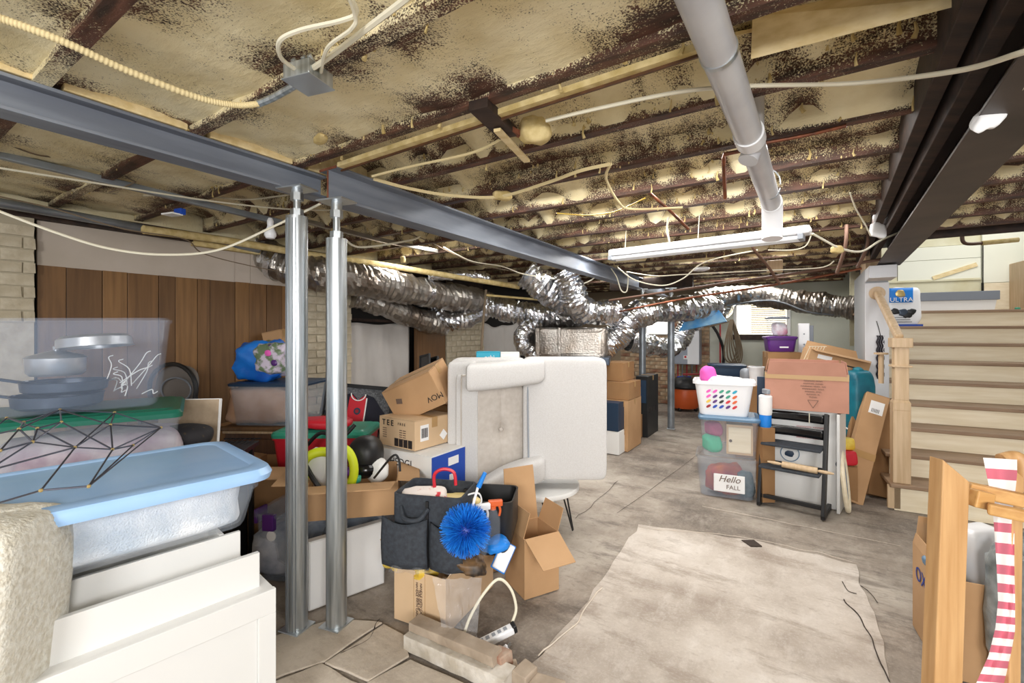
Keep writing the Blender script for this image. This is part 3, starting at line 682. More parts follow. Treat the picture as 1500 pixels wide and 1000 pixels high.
# litter bag on the landing step
lb = thing('litter_bag', 'white and blue bag lettered ULTRA standing on the landing', 'bag', s0+SX*.55+SD*(RUN*7+.12)+Vector((0, 0, .21+RISE*7)), R(-20))
def bagf(sx, sy, sz): 
    return MB().soft(0, sy/2, sz/2, sx, sy, sz, .42, 28, 20, None, .10, 7)
bagf(.34, .16, .44).build('bag_body', K['plastic_white'], lb)
m = MB(); m.grid(lambda u, v: Vector((-.155+.235*u, -.004-.004*math.sin(u*3), .27+.165*v-.0*u)), 6, 4); m.build('blue_label', K['bright_blue'], lb, thick=.002)
m = MB(); m.soft(-.035, -.010, .37, .09, .01, .08, .8, 12, 8, None, .3, 30); m.build('crest', K['gold'], lb)
text('ULTRA', .07, K['paper'], lb, (-.03, -.012, .300))
for i, (x, z, s) in enumerate(((-.08, .17, .085), (-.01, .155, .10), (.065, .165, .08), (.03, .13, .09))): 
    MB().soft(x, -.004, z, s, .016, s*.8, .9, 12, 8, None, .3, 30, seed=i).build('cat_print', K['black'] if i != 1 else K['pan_dark'], lb)
m = MB(); m.box(.0, -.002, .012, .34, .01, .022); m.build('bottom_band', K['blue'], lb)
for i in range(3): m = MB(); m.box(-.03, -.006, .05+i*.025, .2-.03*i, .004, .006); m.build('print_line', K['ink'], lb)
# grey box
gb = thing('lidded_box', 'long grey-lidded white box lying on the top landing', 'box', s0+SX*1.03+SD*(RUN*8+.22)+Vector((0, 0, .21+RISE*8)), R(-28))
m = MB(); m.box(0, .15, .06, .82, .30, .12, tp=.96); m.build('box_base', K['white'], gb, bevel=.003)
m = MB(); m.box(0, .15, .17, .86, .34, .10, tp=1.0); m.build('lid', K['grey_lid'], gb, bevel=.004)
o = MB().soft(0, 0, .012, .05, .03, .024, .6).build('green_clip', K['teal_lid'], None, loc=s0+SX*1.56+SD*(RUN*8+.1)+Vector((0, 0, .21+RISE*8))); tag(o, 'tiny green plastic clip on the landing right of the grey box', 'clip')
# ---------------------------------------------------------------- jack posts
def jack(name, label, u, vb, zplate, ztube, r=.048, mt='galv', slots=False):
    p = fp(u, vb); t = thing(name, label, 'post', (p.x, p.y, 0), R(-20), 'steel jack posts')
    m = MB(); m.box(0, 0, .004+.003, .115, .115, .008); m.build('base_plate', K['zinc'], t, bevel=.002)
    m = MB(); m.cyl((0, 0, .01), (0, 0, ztube), r, 32)
    m.build('tube', K[mt], t)
    m = MB(); m.lathe([(r+.001, ztube-.004), (r+.001, ztube+.004), (.02, ztube+.006)], 28); m.build('tube_cap', K['zinc'], t)
    zt = zplate-.008; 
    m = MB(); m.cyl((0, 0, ztube), (0, 0, zt), .0165, 14); m.build('screw', K['zinc'], t)
    for z0 in (ztube+.004, (ztube+zt)/2+.015): m = MB(); m.cyl((0, 0, z0), (0, 0, z0+.035), .03, 6); m.build('hex_nut', K['zinc'], t, bevel=.002)
    m = MB(); m.cyl((0, 0, zt-.045), (0, 0, zt), .026, 16); m.build('collar', K['zinc'], t)
    m = MB(); m.box(0, 0, zplate-.004, .15, .11, .008); m.build('top_plate', K['zinc'], t, bevel=.001)
    if slots:
        m = MB()
        for a in (-2.1, -1.75, -1.2, -.9): m.box(math.cos(a)*(r+.001), math.sin(a)*(r+.001), ztube/2, .0025, .0025, ztube-.02)
        m.build('seam', K['galv_dark'], t)
    return t
jack('jack_post', 'near galvanised jack post with seams, left one of the front pair', 435, 920, 2.072, 1.935, .0475, slots=True)
jack('jack_post', 'near galvanised jack post under the rusty beam end, right one of the front pair', 493, 915, 2.022, 1.835, .0475)
jack('jack_post', 'far steel jack post standing alone in the aisle before the orange vacuum', 983, 628, 2.02, 1.80, .048, 'galv_dark')
jack('jack_post', 'far steel jack post behind the tall black box', 941, 625, 2.02, 1.52, .048, 'galv_dark')
jack('jack_post', 'farthest thin steel post just right of the aisle post', 994, 590, 2.02, 1.33, .045, 'galv_dark')
blk(fp(983, 628)-BX*.9+Vector((0, 0, 0)), fp(983, 628)+BX*.3, 2.022, JB-.002, .09, 'dark_wood', 'header_timber')

# ---------------------------------------------------------------- ducts
def duct(label, pts, r, mt='foil', seed=0, corr=0, group='silver foil air ducts', cat='duct', n=18, k=9, bands=()):
    pts = [Vector(p) for p in pts]; o0 = pts[len(pts)//2].copy(); q = smooth([p-o0 for p in pts], k)
    t = thing('air_duct', label, cat, o0, 0, group); m = MB()
    rf = (lambda x: r*(1+corr*math.sin(x*len(q)*2.6)+.05*math.sin(x*23+seed))) if corr else (lambda x: r*(1+.05*math.sin(x*23+seed)+.03*math.sin(x*61+seed)))
    L_ = sum((q[i+1]-q[i]).length for i in range(len(q)-1)); nn = max(12, int(L_/.024)); kk = max(4, int(nn/(len(pts)-1))); q = smooth([p-o0 for p in pts], kk)
    rnd = random.Random(seed); jit = [rnd.uniform(-.035, .035)+(.02 if i % 2 else -.02)*(2 if corr else 1) for i in range(len(q)+1)]
    m.tube(q, lambda x: rf(x)*(1+jit[int(x*(len(q)-1)+.5)]), 26, True, 0, False, .10, seed)
    for i, v in enumerate(m.v):
        p_ = q[min(i//26, len(q)-1)] if i < 26*len(q) else None
        if p_ is not None: m.v[i] = tuple(p_+(Vector(v)-p_)*(1+rnd.uniform(-.035, .035)))
    m.sm = [False]*len(m.sm); m.build('duct_sleeve', K[mt], t)
    for b in bands:
        i = int(b*(len(q)-2)); d = (q[i+1]-q[i]).normalized(); m = MB(); m.cyl(q[i]-d*.03, q[i]+d*.03, r*1.06, 20); m.build('tape_band', K['foil'], t)
    return t
duct('long dusty foil duct slung along the left wall behind the jack posts', [P(380, 368, 4.1), P(415, 388, 4.05), P(470, 402, 4.1), P(540, 412, 4.4), P(605, 425, 4.9), P(660, 435, 5.4), P(705, 440, 5.9)], .155, 'foil_dust', 1, bands=(.15, .72))
duct('second dusty duct sagging below the long one towards the brown panel board', [P(518, 432, 4.7), P(560, 446, 4.9), P(610, 466, 5.3), P(650, 476, 5.6)], .125, 'foil_dust', 2)
duct('dark thin duct deep inside the crawl space opening', [P(505, 455, 5.5), P(540, 458, 5.5), P(580, 462, 5.6)], .07, 'foil', 3)
duct('curled foil duct bending under the wall duct above the brick pier', [P(640, 452, 5.6), P(655, 468, 5.5), P(680, 468, 5.6), P(705, 458, 5.9)], .11, 'foil', 4, .03)
duct('ribbed foil duct running from the wall duct to the air handler', [P(700, 442, 5.9), P(735, 452, 5.9), P(790, 462, 5.9), P(850, 462, 6.0)], .15, 'foil', 5, .04)
duct('drooping foil elbow left of its twin under the second beam', [P(770, 400, 5.4), P(790, 415, 5.4), P(812, 432, 5.5), P(838, 448, 5.6)], .165, 'foil', 6, .03)
duct('drooping foil elbow right of its twin under the second beam', [P(828, 398, 5.2), P(838, 425, 5.2), P(845, 448, 5.3), P(872, 458, 5.6), P(900, 455, 5.8)], .15, 'foil', 7, .03)
duct('big foil duct rising diagonally from the air handler', [P(880, 512, 5.9), P(902, 495, 5.9), P(925, 466, 5.9), P(950, 456, 6.0), P(1000, 452, 6.3), P(1045, 448, 6.6)], .17, 'foil', 8, .0, bands=(.35,))
duct('narrow foil duct hooking down to the left side of the air handler', [P(786, 472, 5.7), P(768, 485, 5.7), P(764, 503, 5.7), P(785, 520, 5.7)], .10, 'foil', 9, .05)
duct('foil duct hanging before the small bright window in the far corner', [P(920, 500, 7.4), P(955, 506, 7.6), P(985, 508, 7.8), P(1000, 492, 7.9), P(1012, 465, 7.9)], .16, 'foil', 10, .04)
duct('foil duct curving up beside the blue tarp hood', [P(1012, 476, 7.9), P(1030, 462, 7.9), P(1056, 455, 7.9), P(1066, 436, 7.9)], .16, 'foil', 11, .04)
duct('long dark foil duct crossing over the far window to the partition', [P(1020, 442, 7.0), P(1090, 432, 6.9), P(1160, 440, 6.6), P(1225, 448, 6.2), P(1262, 452, 6.0)], .155, 'foil_dust', 12)
duct('small crumpled foil duct under the joists between the two elbows and the wall', [P(625, 404, 5.0), P(680, 402, 5.2), P(715, 408, 5.4)], .06, 'foil', 13)
# pale trailing pipe under the far duct
pipe('condensate_hose', 'thin grey hose sagging along the long far duct', [P(1060, 448, 6.9), P(1130, 440, 6.6), P(1190, 458, 6.3), P(1262, 462, 6.0)], .012, 'galv_dark', 'hose')
# air handler
ah = thing('air_handler', 'foil-wrapped air handler box with dark base behind the armchair', 'air handler', P(785, 522, 5.6)*1, R(-14))
ah.location.z = 0.0
m = MB(); m.soft(.42, .25, 1.26, .88, .5, .37, .16, 60, 40, None, .03, 14); m.sm = [False]*len(m.sm); m.build('foil_wrap', K['foil_dust'], ah)
m = MB(); m.box(.02, -.01, 1.26, .05, .03, .36); m.build('foil_seam', K['foil_dust'], ah, bevel=.008); m = MB(); m.box(.29, -.01, 1.26, .04, .03, .37); m.build('foil_seam', K['foil_dust'], ah, bevel=.008)
m = MB(); m.box(.58, .1, 1.05, .62, .5, .09); m.build('dark_base', K['pan_dark'], ah, bevel=.01)
for x in (.05, .8):
    for y in (.03, .45): m = MB(); m.box(x, y, .53, .04, .04, 1.06); m.build('leg', K['galv_dark'], ah)
# ---------------------------------------------------------------- pvc drain pipe
pv = thing('drain_pipe', 'white plastic drain pipe running under the joists away from the camera', 'pipe', Cz(1022, 10, 2.10))
o0 = Vector(pv.location); pa = P(1010, -40, .93)-o0; pb = P(1098, 200, 1.62)-o0; pc = P(1131, 300, 2.36)-o0; pd = P(1131, 328, 2.42)-o0
m = MB(); m.tube([pa, pb], .0445, 28); m.build('pipe_length', K['pvc'], pv)
m = MB(); m.tube([pb, pc], .0435, 28); m.build('pipe_length', K['pvc'], pv)
dv = (pc-pb).normalized(); da = (pb-pa).normalized()
m = MB(); m.cyl(pb-dv*.035, pb+dv*.035, .050, 28); m.build('coupling', K['plastic_white'], pv, bevel=.003)
m = MB(); m.tube(smooth([pc-dv*.05, pc, pd+Vector((0, 0, -.02)), pd+Vector((0, 0, -.08))], 6), .049, 24); m.build('elbow', K['plastic_white'], pv)
m = MB(); q = pa+da*((P(1068, 76, 1.15)-o0-pa).length*1.02); m.tube([q-da*.008, q+da*.008], .0475, 28); m.build('strap', K['zinc'], pv)
q = pb+Vector((.05, .07, .03)); m = MB(); m.tube(smooth([q+Vector((-.02, 0, -.09)), q+Vector((.01, .01, -.02)), q+Vector((.02, .03, .06)), q+Vector((.02, .03, .16))], 6), .034, 20); m.build('branch', K['pvc'], pv)
m = MB(); q = P(1128, 270, 2.15)-o0; m.tube(smooth([q+Vector((.05*math.cos(a), .0, .07*math.sin(a))) for a in [i*.5 for i in range(13)]], 2), .003, 6); m.build('hanger_ring', K['zinc'], pv)
# ---------------------------------------------------------------- fluorescent fixture
fa = P(895, 378, 3.62); fb = P(1188, 345, 2.78); dd = (fb-fa); ln = dd.length
fx = thing('tube_light_fixture', 'long white twin-tube light fixture hung from the joists', 'light fixture', fa, math.atan2(dd.y, dd.x))
sl = dd.z/ln
def fxb(cx, cy, cz, sx, sy, sz, nm, mt, bv=.003):
    m = MB(); m.box(cx, cy, cz+sl*cx, sx, sy, sz, (0, -math.asin(sl), 0)); return m.build(nm, K[mt], fx, bevel=bv)
fxb(ln/2, 0, .035, ln, .11, .05, 'housing', 'plastic_white', .012)
for y in (-.035, .035):
    m = MB(); m.cyl((.03, y, -.01), (ln-.06, y, -.01+sl*ln), .014, 14); m.build('tube', K['led'], fx)
for x in (.015, ln-.05): fxb(x, 0, -.004, .03, .11, .035, 'end_cap', 'grey_plastic')
for x in (.12, ln*.5, ln-.25): m = MB(); m.cyl((x, 0, .06+sl*x), (x+.01, 0, JB+.03-fa.z), .003, 6); m.build('hanger_wire', K['cable'], fx)
# ---------------------------------------------------------------- junction box and conduits
jb = thing('junction_box', 'galvanised junction box with foam flecks fixed under a near joist', 'electrical box', Cz(452, 112, 2.15), R(-20)); jb.scale = (.74, .74, .8)
m = MB(); m.box(0, 0, .0, .13, .13, .055); m.build('box_body', K['galv'], jb, bevel=.004)
m = MB(); m.box(0, 0, -.03, .14, .14, .004); m.build('cover', K['zinc'], jb, bevel=.001)
for x in (-.03, .02, .05): m = MB(); m.cyl((x, -.02, .02), (x, -.05, .045), .011, 10); m.build('connector', K['zinc'], jb)
m = MB(); q = smooth([Cz(u, v, z) for u, v, z in ((-60, 10, 2.13), (0, 27, 2.13), (90, 60, 2.12), (190, 105, 2.11), (290, 143, 2.11), (345, 154, 2.12), (380, 152, 2.13))], 70)
o0 = q[0].copy(); m.tube([p-o0 for p in q], lambda t: .0095+.0008*math.sin(t*420*PI/2.5), 9)
o = m.build('flexible_conduit', K['cable_foam'], None, loc=o0); tag(o, 'ribbed cream flexible conduit sagging across the near ceiling to the junction box', 'conduit')
pipe('conduit', 'short smooth grey conduit entering the junction box', [Cz(376, 153, 2.13), Cz(400, 143, 2.14), Cz(432, 125, 2.15)], .011, 'galv')
# strut rails at left
def rail(name, label, pts, w_, h_, mt, cat='rail'):
    o0 = Vector(pts[0]); m = MB()
    for i in range(len(pts)-1): m.bar(Vector(pts[i])-o0, Vector(pts[i+1])-o0, w_, h_)
    return tag(m.build(name, K[mt], None, loc=o0, bevel=.003), label, cat)
rail('strut_channel', 'weathered grey steel strut running below the left beam from the picture edge', [P(-20, 222, 2.05), P(412, 326, 3.05)], .035, .035, 'galv_dark')
rail('strut_channel', 'grey conduit length continuing behind the jack posts', [P(440, 322, 3.3), P(560, 352, 3.9), P(640, 368, 4.4)], .035, .035, 'foil_dust')
pipe('foam_pipe', 'foam-flecked grey pipe above the white drywall strip', [P(-30, 292, 2.45), P(120, 318, 2.9), P(250, 342, 3.4), P(380, 366, 3.9)], .028, 'galv_dark', n=10)
pipe('foam_pipe', 'cream foamed pipe behind the front jack posts', [P(210, 336, 3.1), P(330, 352, 3.6), P(450, 372, 4.0), P(560, 388, 4.6), P(760, 420, 5.6)], .03, 'foam_lump', n=10)
# ---------------------------------------------------------------- cables
def cable(label, pts, r=.005, mt='cable', name='cable'):
    return pipe(name, label, pts, r, mt, 'cable', None, 8, 6)
cable('white cable looping low from the left edge up to the jack posts', [P(-20, 302, 1.9), P(80, 340, 2.0), P(160, 364, 2.1), P(240, 373, 2.2), P(320, 366, 2.3), P(400, 332, 2.35), P(470, 298, 2.3)], .006)
cable('thin cable running from upper left behind the front posts', [P(0, 246, 1.9), P(140, 268, 2.2), P(300, 293, 2.6), P(420, 306, 2.9), P(520, 308, 3.2)], .005)
cable('dark thin cable slung above the strut channel', [P(-10, 152, 1.6), P(70, 178, 1.8), P(150, 205, 2.0), P(240, 240, 2.4), P(330, 262, 2.8), P(430, 280, 3.2)], .005, 'cable_dark')
cable('dark cable looping between the struts near the left edge', [P(0, 206, 2.0), P(60, 228, 2.1), P(130, 232, 2.3), P(190, 262, 2.4), P(195, 268, 2.4), P(160, 282, 2.4)], .004, 'cable_dark')
cable('brown cable hanging in front of the white drywall strip', [P(0, 288, 2.3), P(80, 306, 2.5), P(180, 335, 2.7), P(270, 350, 3.0), P(300, 372, 3.2), P(380, 392, 3.6), P(430, 400, 3.8)], .004, 'cable_dark')
cable('cream cable pair curving into the left jack post head', [P(210, 286, 2.7), P(290, 286, 2.8), P(360, 292, 2.9), P(430, 284, 2.9)], .006)
cable('foam-crusted white cable stretched over the right joists past the drain pipe', [Cz(1560, 60, 1.96), Cz(1500, 76, 1.97), Cz(1400, 104, 2.04), Cz(1250, 122, 2.15), Cz(1100, 126, 2.15), Cz(1000, 134, 2.15), Cz(880, 158, 2.155), Cz(800, 177, 2.16)], .0065, 'cable')
cable('cream cable running from the hanging block to the second beam', [Cz(735, 203, 2.16), Cz(690, 224, 2.16), Cz(600, 244, 2.16), Cz(545, 258, 2.15)], .006, 'cable_foam')
cable('foam-covered cream cable along the joists above the second beam', [Cz(548, 262, 2.15), Cz(600, 276, 2.15), Cz(660, 286, 2.15), Cz(730, 288, 2.15), Cz(800, 268, 2.15), Cz(850, 250, 2.15), Cz(895, 240, 2.15)], .009, 'cable_foam')
cable('cream cable dropping from the joists near the drain pipe', [Cz(895, 240, 2.15), Cz(888, 262, 2.14), Cz(906, 296, 2.13), Cz(925, 306, 2.13), Cz(1000, 304, 2.12)], .007, 'cable_foam')
cable('yellow cable stretched across the middle joists', [Cz(815, 312, 2.16), Cz(860, 315, 2.15), Cz(900, 310, 2.15), Cz(945, 290, 2.16)], .004, 'yellow')
cable('white cable clipped along the dark right beam', [Cz(1560, 60, 2.0)*1, P(1478, 150, 1.22), P(1430, 210, 1.6), P(1380, 272, 2.2), P(1335, 322, 2.9), P(1318, 340, 3.15)], .007)
cable('white cable sagging from the beam to the light fixture', [P(1318, 340, 3.15), P(1290, 352, 3.1), P(1262, 368, 3.0), P(1232, 364, 2.9), P(1208, 352, 2.85), P(1190, 342, 2.8)], .007)
cable('white flex looping down at the right end of the light fixture', [P(1188, 345, 2.78), P(1180, 360, 2.8), P(1160, 366, 2.85), P(1125, 366, 2.9)], .004)
cable('pale cable hanging loose off a joist beside the right beam', [Cz(1245, 282, 2.14), P(1254, 306, 2.5), P(1268, 330, 2.6), P(1275, 345, 2.7)], .004)
cable('cream cable bundle bent over the junction box', [Cz(436, 104, 2.15), Cz(412, 85, 2.14), Cz(410, 60, 2.14), Cz(440, 44, 2.15), Cz(500, 30, 2.15), Cz(522, 18, 2.16), Cz(510, -10, 2.17)], .006)
cable('second cream cable curving up from the junction box', [Cz(458, 100, 2.15), Cz(490, 78, 2.15), Cz(540, 40, 2.15), Cz(600, -6, 2.15), Cz(650, -50, 2.15)], .008)
cable('thin cream cable looping behind the junction box', [Cz(470, 106, 2.15), Cz(480, 70, 2.14), Cz(515, 42, 2.14), Cz(520, 22, 2.15), Cz(500, -30, 2.16)], .005)
cable('thin wire dangling over the second beam near its far end', [P(872, 383, 5.3), P(874, 400, 5.3), P(866, 410, 5.3), P(852, 416, 5.3)], .008)
cable('thin wire loop hanging from the beam left of the light fixture', [P(893, 390, 5.6), P(903, 405, 5.6), P(910, 425, 5.6), P(918, 426, 5.6), P(920, 405, 5.6), P(917, 398, 5.6)], .007)
cable('swag of thin cables under the joists left of the fixture', [P(905, 392, 4.6), P(930, 410, 4.5), P(970, 418, 4.4), P(1000, 408, 4.2), P(1034, 383, 4.0), P(1110, 366, 3.8)], .006)
cable('second swag of thin cable under the light fixture', [P(918, 398, 4.7), P(960, 404, 4.6), P(1000, 402, 4.5), P(1120, 396, 4.2), P(1200, 392, 4.0), P(1222, 382, 3.9)], .005)
cable('white plug lead hanging from the joists above the fixture', [P(980, 318, 3.1), P(977, 335, 3.1), P(981, 356, 3.1)], .007)
cable('thin wires tangled under the joists between the posts and the elbows', [P(650, 362, 4.3), P(690, 382, 4.5), P(735, 390, 4.7), P(770, 402, 5.0), P(830, 410, 5.2)], .006)
cable('second thin wire crossing under the second beam', [P(560, 332, 3.6), P(620, 350, 4.0), P(690, 384, 4.5), P(745, 396, 4.9)], .005, 'cable_dark')
cable('cream wire stub between the two front posts', [P(505, 350, 3.2), P(530, 362, 3.4), P(600, 352, 3.8), P(615, 346, 3.9)], .008)
# copper and brown pipes
G = 'thin copper lines under the joists'
pipe('copper_pipe', 'copper drop with elbow left of the drain pipe', [Cz(1100, 218, 2.15), Cz(1061, 226, 2.15), P(1060, 232, 1.95), P(1062, 290, 2.1)], .0085, 'copper', sm=False)
pipe('copper_pipe', 'thin copper drop hanging at the middle joists', [P(941, 243, 2.6), P(943, 275, 2.6), P(985, 312, 2.8), P(1008, 335, 2.9)], .009, 'copper', sm=False)
pipe('copper_pipe', 'copper line fixed along a joist right of the drain pipe', [Cz(1120, 209, JB-.01), Cz(1180, 198, JB-.01), Cz(1240, 184, JB-.01)], .008, 'copper')
pipe('iron_pipe', 'upper brown pipe crossing low in front of the far ducts', [P(892, 440, 5.2), P(1040, 418, 4.6), P(1180, 398, 4.2), P(1300, 378, 3.9)], .013, 'brown_pipe')
pipe('copper_pipe', 'lower copper pipe crossing low in front of the far ducts', [P(908, 456, 5.2), P(1000, 438, 4.8), P(1140, 416, 4.4), P(1262, 393, 4.1)], .011, 'copper')
pipe('iron_pipe', 'brown pipe hanging at a slant below the middle joists', [P(1098, 348, 3.78), P(1105, 366, 3.8), P(1125, 390, 3.9), P(1142, 416, 4.0)], .012, 'brown_pipe')
pipe('iron_pipe', 'right brown pipe pair drop near the partition, left one', [P(1240, 329, 3.4), P(1238, 362, 3.4), P(1226, 400, 3.5)], .013, 'brown_pipe')
pipe('iron_pipe', 'right brown pipe pair drop near the partition, right one', [P(1272, 338, 3.6), P(1270, 362, 3.6), P(1256, 392, 3.7)], .013, 'brown_pipe')
pipe('gas_pipe', 'thin upright rusty pipe left of the ribbed foil duct', [P(712, 424, 5.5), P(708, 470, 5.5), P(705, 512, 5.5)], .015, 'cable_dark')
pipe('gas_pipe', 'thin horizontal pipe above the ribbed foil duct', [P(712, 432, 5.5), P(770, 437, 5.6), P(840, 443, 5.7)], .013, 'foam_lump')
for i, (u, v, d_, w_) in enumerate(((1150, 393, 4.6, .14),)): 
    m = MB(); m.box(0, 0, 0, w_, .04, .12); tag(m.build('wood_block', K['oak'], None, bevel=.003, loc=P(u-15, v-3, d_), rot=(0, 0, R(-33))), 'light wooden block nailed between the far joists', 'wood block')
o = MB().soft(0, 0, 0, .14, .14, .035, .5).build('smoke_detector', K['plastic_white'], None, loc=P(1027, 394, 4.6)); tag(o, 'small round white smoke detector under the far joists', 'detector')
# bulbs, foam packing, paper
bl = thing('light_bulb', 'white bulb in a lampholder hanging left of the front jack posts', 'light bulb', P(396, 340, 2.9))
MB().lathe([(0, -.045), (.025, -.04), (.036, -.02), (.034, .0), (.02, .03), (.016, .045)], 20).build('bulb', K['plastic_white'], bl)
MB().lathe([(.018, .04), (.02, .07), (.012, .09), (0, .09)], 16).build('lampholder', K['plastic_white'], bl)
bt = thing('blue_tag_box', 'tiny blue and white box stuck to the ceiling at left', 'box', P(252, 314, 2.6), R(-20))
m = MB(); m.box(0, 0, 0, .09, .06, .008); m.build('white_plate', K['white'], bt); m = MB(); m.box(.02, .03, .02, .06, .03, .035); m.build('blue_box', K['blue'], bt, bevel=.003)
o = MB().soft(0, 0, 0, .06, .03, .13, .7, 18, 14, (R(10), R(40), 0), .5, 22).build('paper_wad', K['paper'], None, loc=P(1458, 162, 1.27)); tag(o, 'crumpled white paper stuffed behind the cable on the dark beam', 'paper')
o = MB().soft(0, 0, 0, .10, .03, .09, .5, 18, 14, (0, R(14), 0), .35, 16).build('paper_wad', K['paper'], None, loc=P(1286, 337, 2.9)); tag(o, 'crumpled white paper hanging left of the dark beam end', 'paper')
o = MB().soft(0, 0, 0, .05, .05, .07, .6, 14, 10, None, .3, 20).build('foam_lump', K['foam_lump'], None, loc=P(590, 380, 4.4)); tag(o, 'foam clump stuck above the long wall duct', 'foam lump')
o = MB().soft(0, 0, 0, .07, .05, .05, .6, 14, 10, None, .3, 20).build('foam_lump', K['foam_lump'], None, loc=P(1226, 365, 2.9)); tag(o, 'foam lump on the sagging cable right of the fixture', 'foam lump')

# ---------------------------------------------------------------- water heater corner
wh = thing('water_heater', 'grey tankless water heater mounted on the brick wall under a blue hood', 'water heater', room(FA-.02, -1.98, 0), math.atan2(BX.y, BX.x))
m = MB(); m.box(.12, -.13, 1.12, .44, .22, .66); m.build('casing', K['heater'], wh, bevel=.012, seg=3)
m = MB(); m.box(.235, -.245, 1.12, .20, .012, .64); m.build('cover_panel', K['plastic_white'], wh, bevel=.004)
m = MB(); m.box(.10, -.246, .92, .07, .006, .07); m.build('label_plate', K['paper'], wh); m = MB(); m.cyl((.10, -.25, .93), (.10, -.256, .93), .02, 12); m.build('red_mark', K['red'], wh)
for i, x in enumerate((-.06, .02, .1, .19, .27)): m = MB(); m.cyl((x, -.13, .45+.05*i), (x, -.13, .80), .013, 8); m.build('supply_pipe', K['red_pipe' if i % 2 == 0 else 'galv_dark'], wh)
hd = thing('tarp_hood', 'bright blue tarp hood tied above the water heater', 'tarp', at(1030, 6.7, 1.42), math.atan2(BX.y, BX.x))
m = MB(); m.add([(-.30, -.2, -.02), (.34, -.2, .12), (.3, .18, .12), (-.26, .18, .0), (-.04, -.1, .48), (.10, -.08, .48), (.08, .05, .48), (-.02, .05, .48)], [(0, 1, 5, 4), (1, 2, 6, 5), (2, 3, 7, 6), (3, 0, 4, 7), (4, 5, 6, 7)]); m.build('hood_sheet', mat('tarp', c(70, 156, 226), .35, col2=c(150, 196, 226), sc=5, bump=.5, bsc=16, dist=.01), hd, thick=.004)
pipe('black_hose', 'black hose arching down over the water heater', [P(1035, 445, 7.9), P(1040, 470, 7.9), P(1052, 490, 7.9), P(1060, 515, 7.95), P(1058, 548, 8.0)], .025, 'black', 'hose')
pipe('red_pipe', 'upright red water pipe on the far drywall', [P(1055, 458, 8.0), P(1055, 560, 8.0)], .015, 'red_pipe', sm=False)
pipe('red_pipe', 'level red water pipe below the water heater', [P(1000, 548, 8.4), P(1035, 548, 8.3)], .014, 'red_pipe', sm=False)
pipe('blue_pipe', 'level blue water pipe left of the orange vacuum', [P(992, 552, 8.4), P(1012, 552, 8.4)], .016, 'blue', sm=False)
cc = thing('hose_coil', 'coiled dark green hose hanging on the far wall beside the window', 'hose', P(1074, 480, 7.75)); o0 = Vector(cc.location)
for i in range(5):
    a = (i-2)*.028; m = MB(); m.tube([q-o0 for q in smooth([P(1070, 468, 7.75)+Vector((0, -.02*i, 0)), P(1066+i*1.5, 495, 7.75)+Vector((-.03, -.02*i, 0)), P(1067+i*1.0, 522, 7.75)+Vector((a*1.2, -.02*i, 0)), P(1076, 531, 7.75)+Vector((a, -.02*i, 0)), P(1083-i, 515, 7.75)+Vector((a, -.02*i, 0)), P(1076+i*.6, 490, 7.75)+Vector((0, -.02*i, 0)), P(1070, 468, 7.75)+Vector((0, -.02*i, 0))], 8)], .011, 6); m.build('hose_loop', K['cable_dark'], cc)
m = MB(); m.tube([q-o0 for q in smooth([P(1040, 478, 7.9), P(1058, 473, 7.8), P(1072, 470, 7.75)], 8)], .014, 6); m.build('hose_end', K['cable_dark'], cc)
vc = thing('shop_vacuum', 'orange and black shop vacuum on the floor by the brick wall', 'vacuum', at(1003, 8.1, 0), 0)
MB().lathe([(0, .05), (.22, .05), (.25, .12), (.25, .36), (.23, .40)], 28).build('tank', K['orange'], vc)
MB().lathe([(.25, .39), (.27, .42), (.25, .47), (.17, .56), (.0, .60)], 28).build('motor_head', K['black'], vc)
for i in range(4): a = PI/4+i*PI/2; MB().soft(.2*math.cos(a), .2*math.sin(a), .035, .07, .07, .07, .9, 10, 8).build('caster', K['black'], vc)
m = MB(); m.tube(smooth([(.1, -.2, .45), (.3, -.22, .55), (.42, -.2, .35), (.40, -.2, .12), (.25, -.28, .06), (.45, -.3, .06)], 8), .04, 10); m.build('hose', K['black'], vc)
# ---------------------------------------------------------------- builders for boxes and bins (origin: bottom centre of the front face, x right, y away)
def flap_mb(w, ln, ang, side, W, D, H):
    m = MB(); t = .004; a = R(ang)
    # side: front/back/left/right, ang measured from upright outward
    up, out = math.cos(a)*ln, math.sin(a)*ln
    e = w*.04
    if side in ('front', 'back'):
        y = 0 if side == 'front' else D; s = -1 if side == 'front' else 1
        q = [Vector((-w/2, y, H)), Vector((w/2, y, H)), Vector((w/2-e, y+s*out, H+up)), Vector((-w/2+e, y+s*out, H+up))]
    else:
        x = -W/2 if side == 'left' else W/2; s = -1 if side == 'left' else 1
        q = [Vector((x, D/2-w/2, H)), Vector((x, D/2+w/2, H)), Vector((x+s*out, D/2+w/2-e, H+up)), Vector((x+s*out, D/2-w/2+e, H+up))]
    n = (q[1]-q[0]).cross(q[2]-q[0]).normalized(); q = [p-n*t/2 for p in q]; m.slab(q, n, t); return m
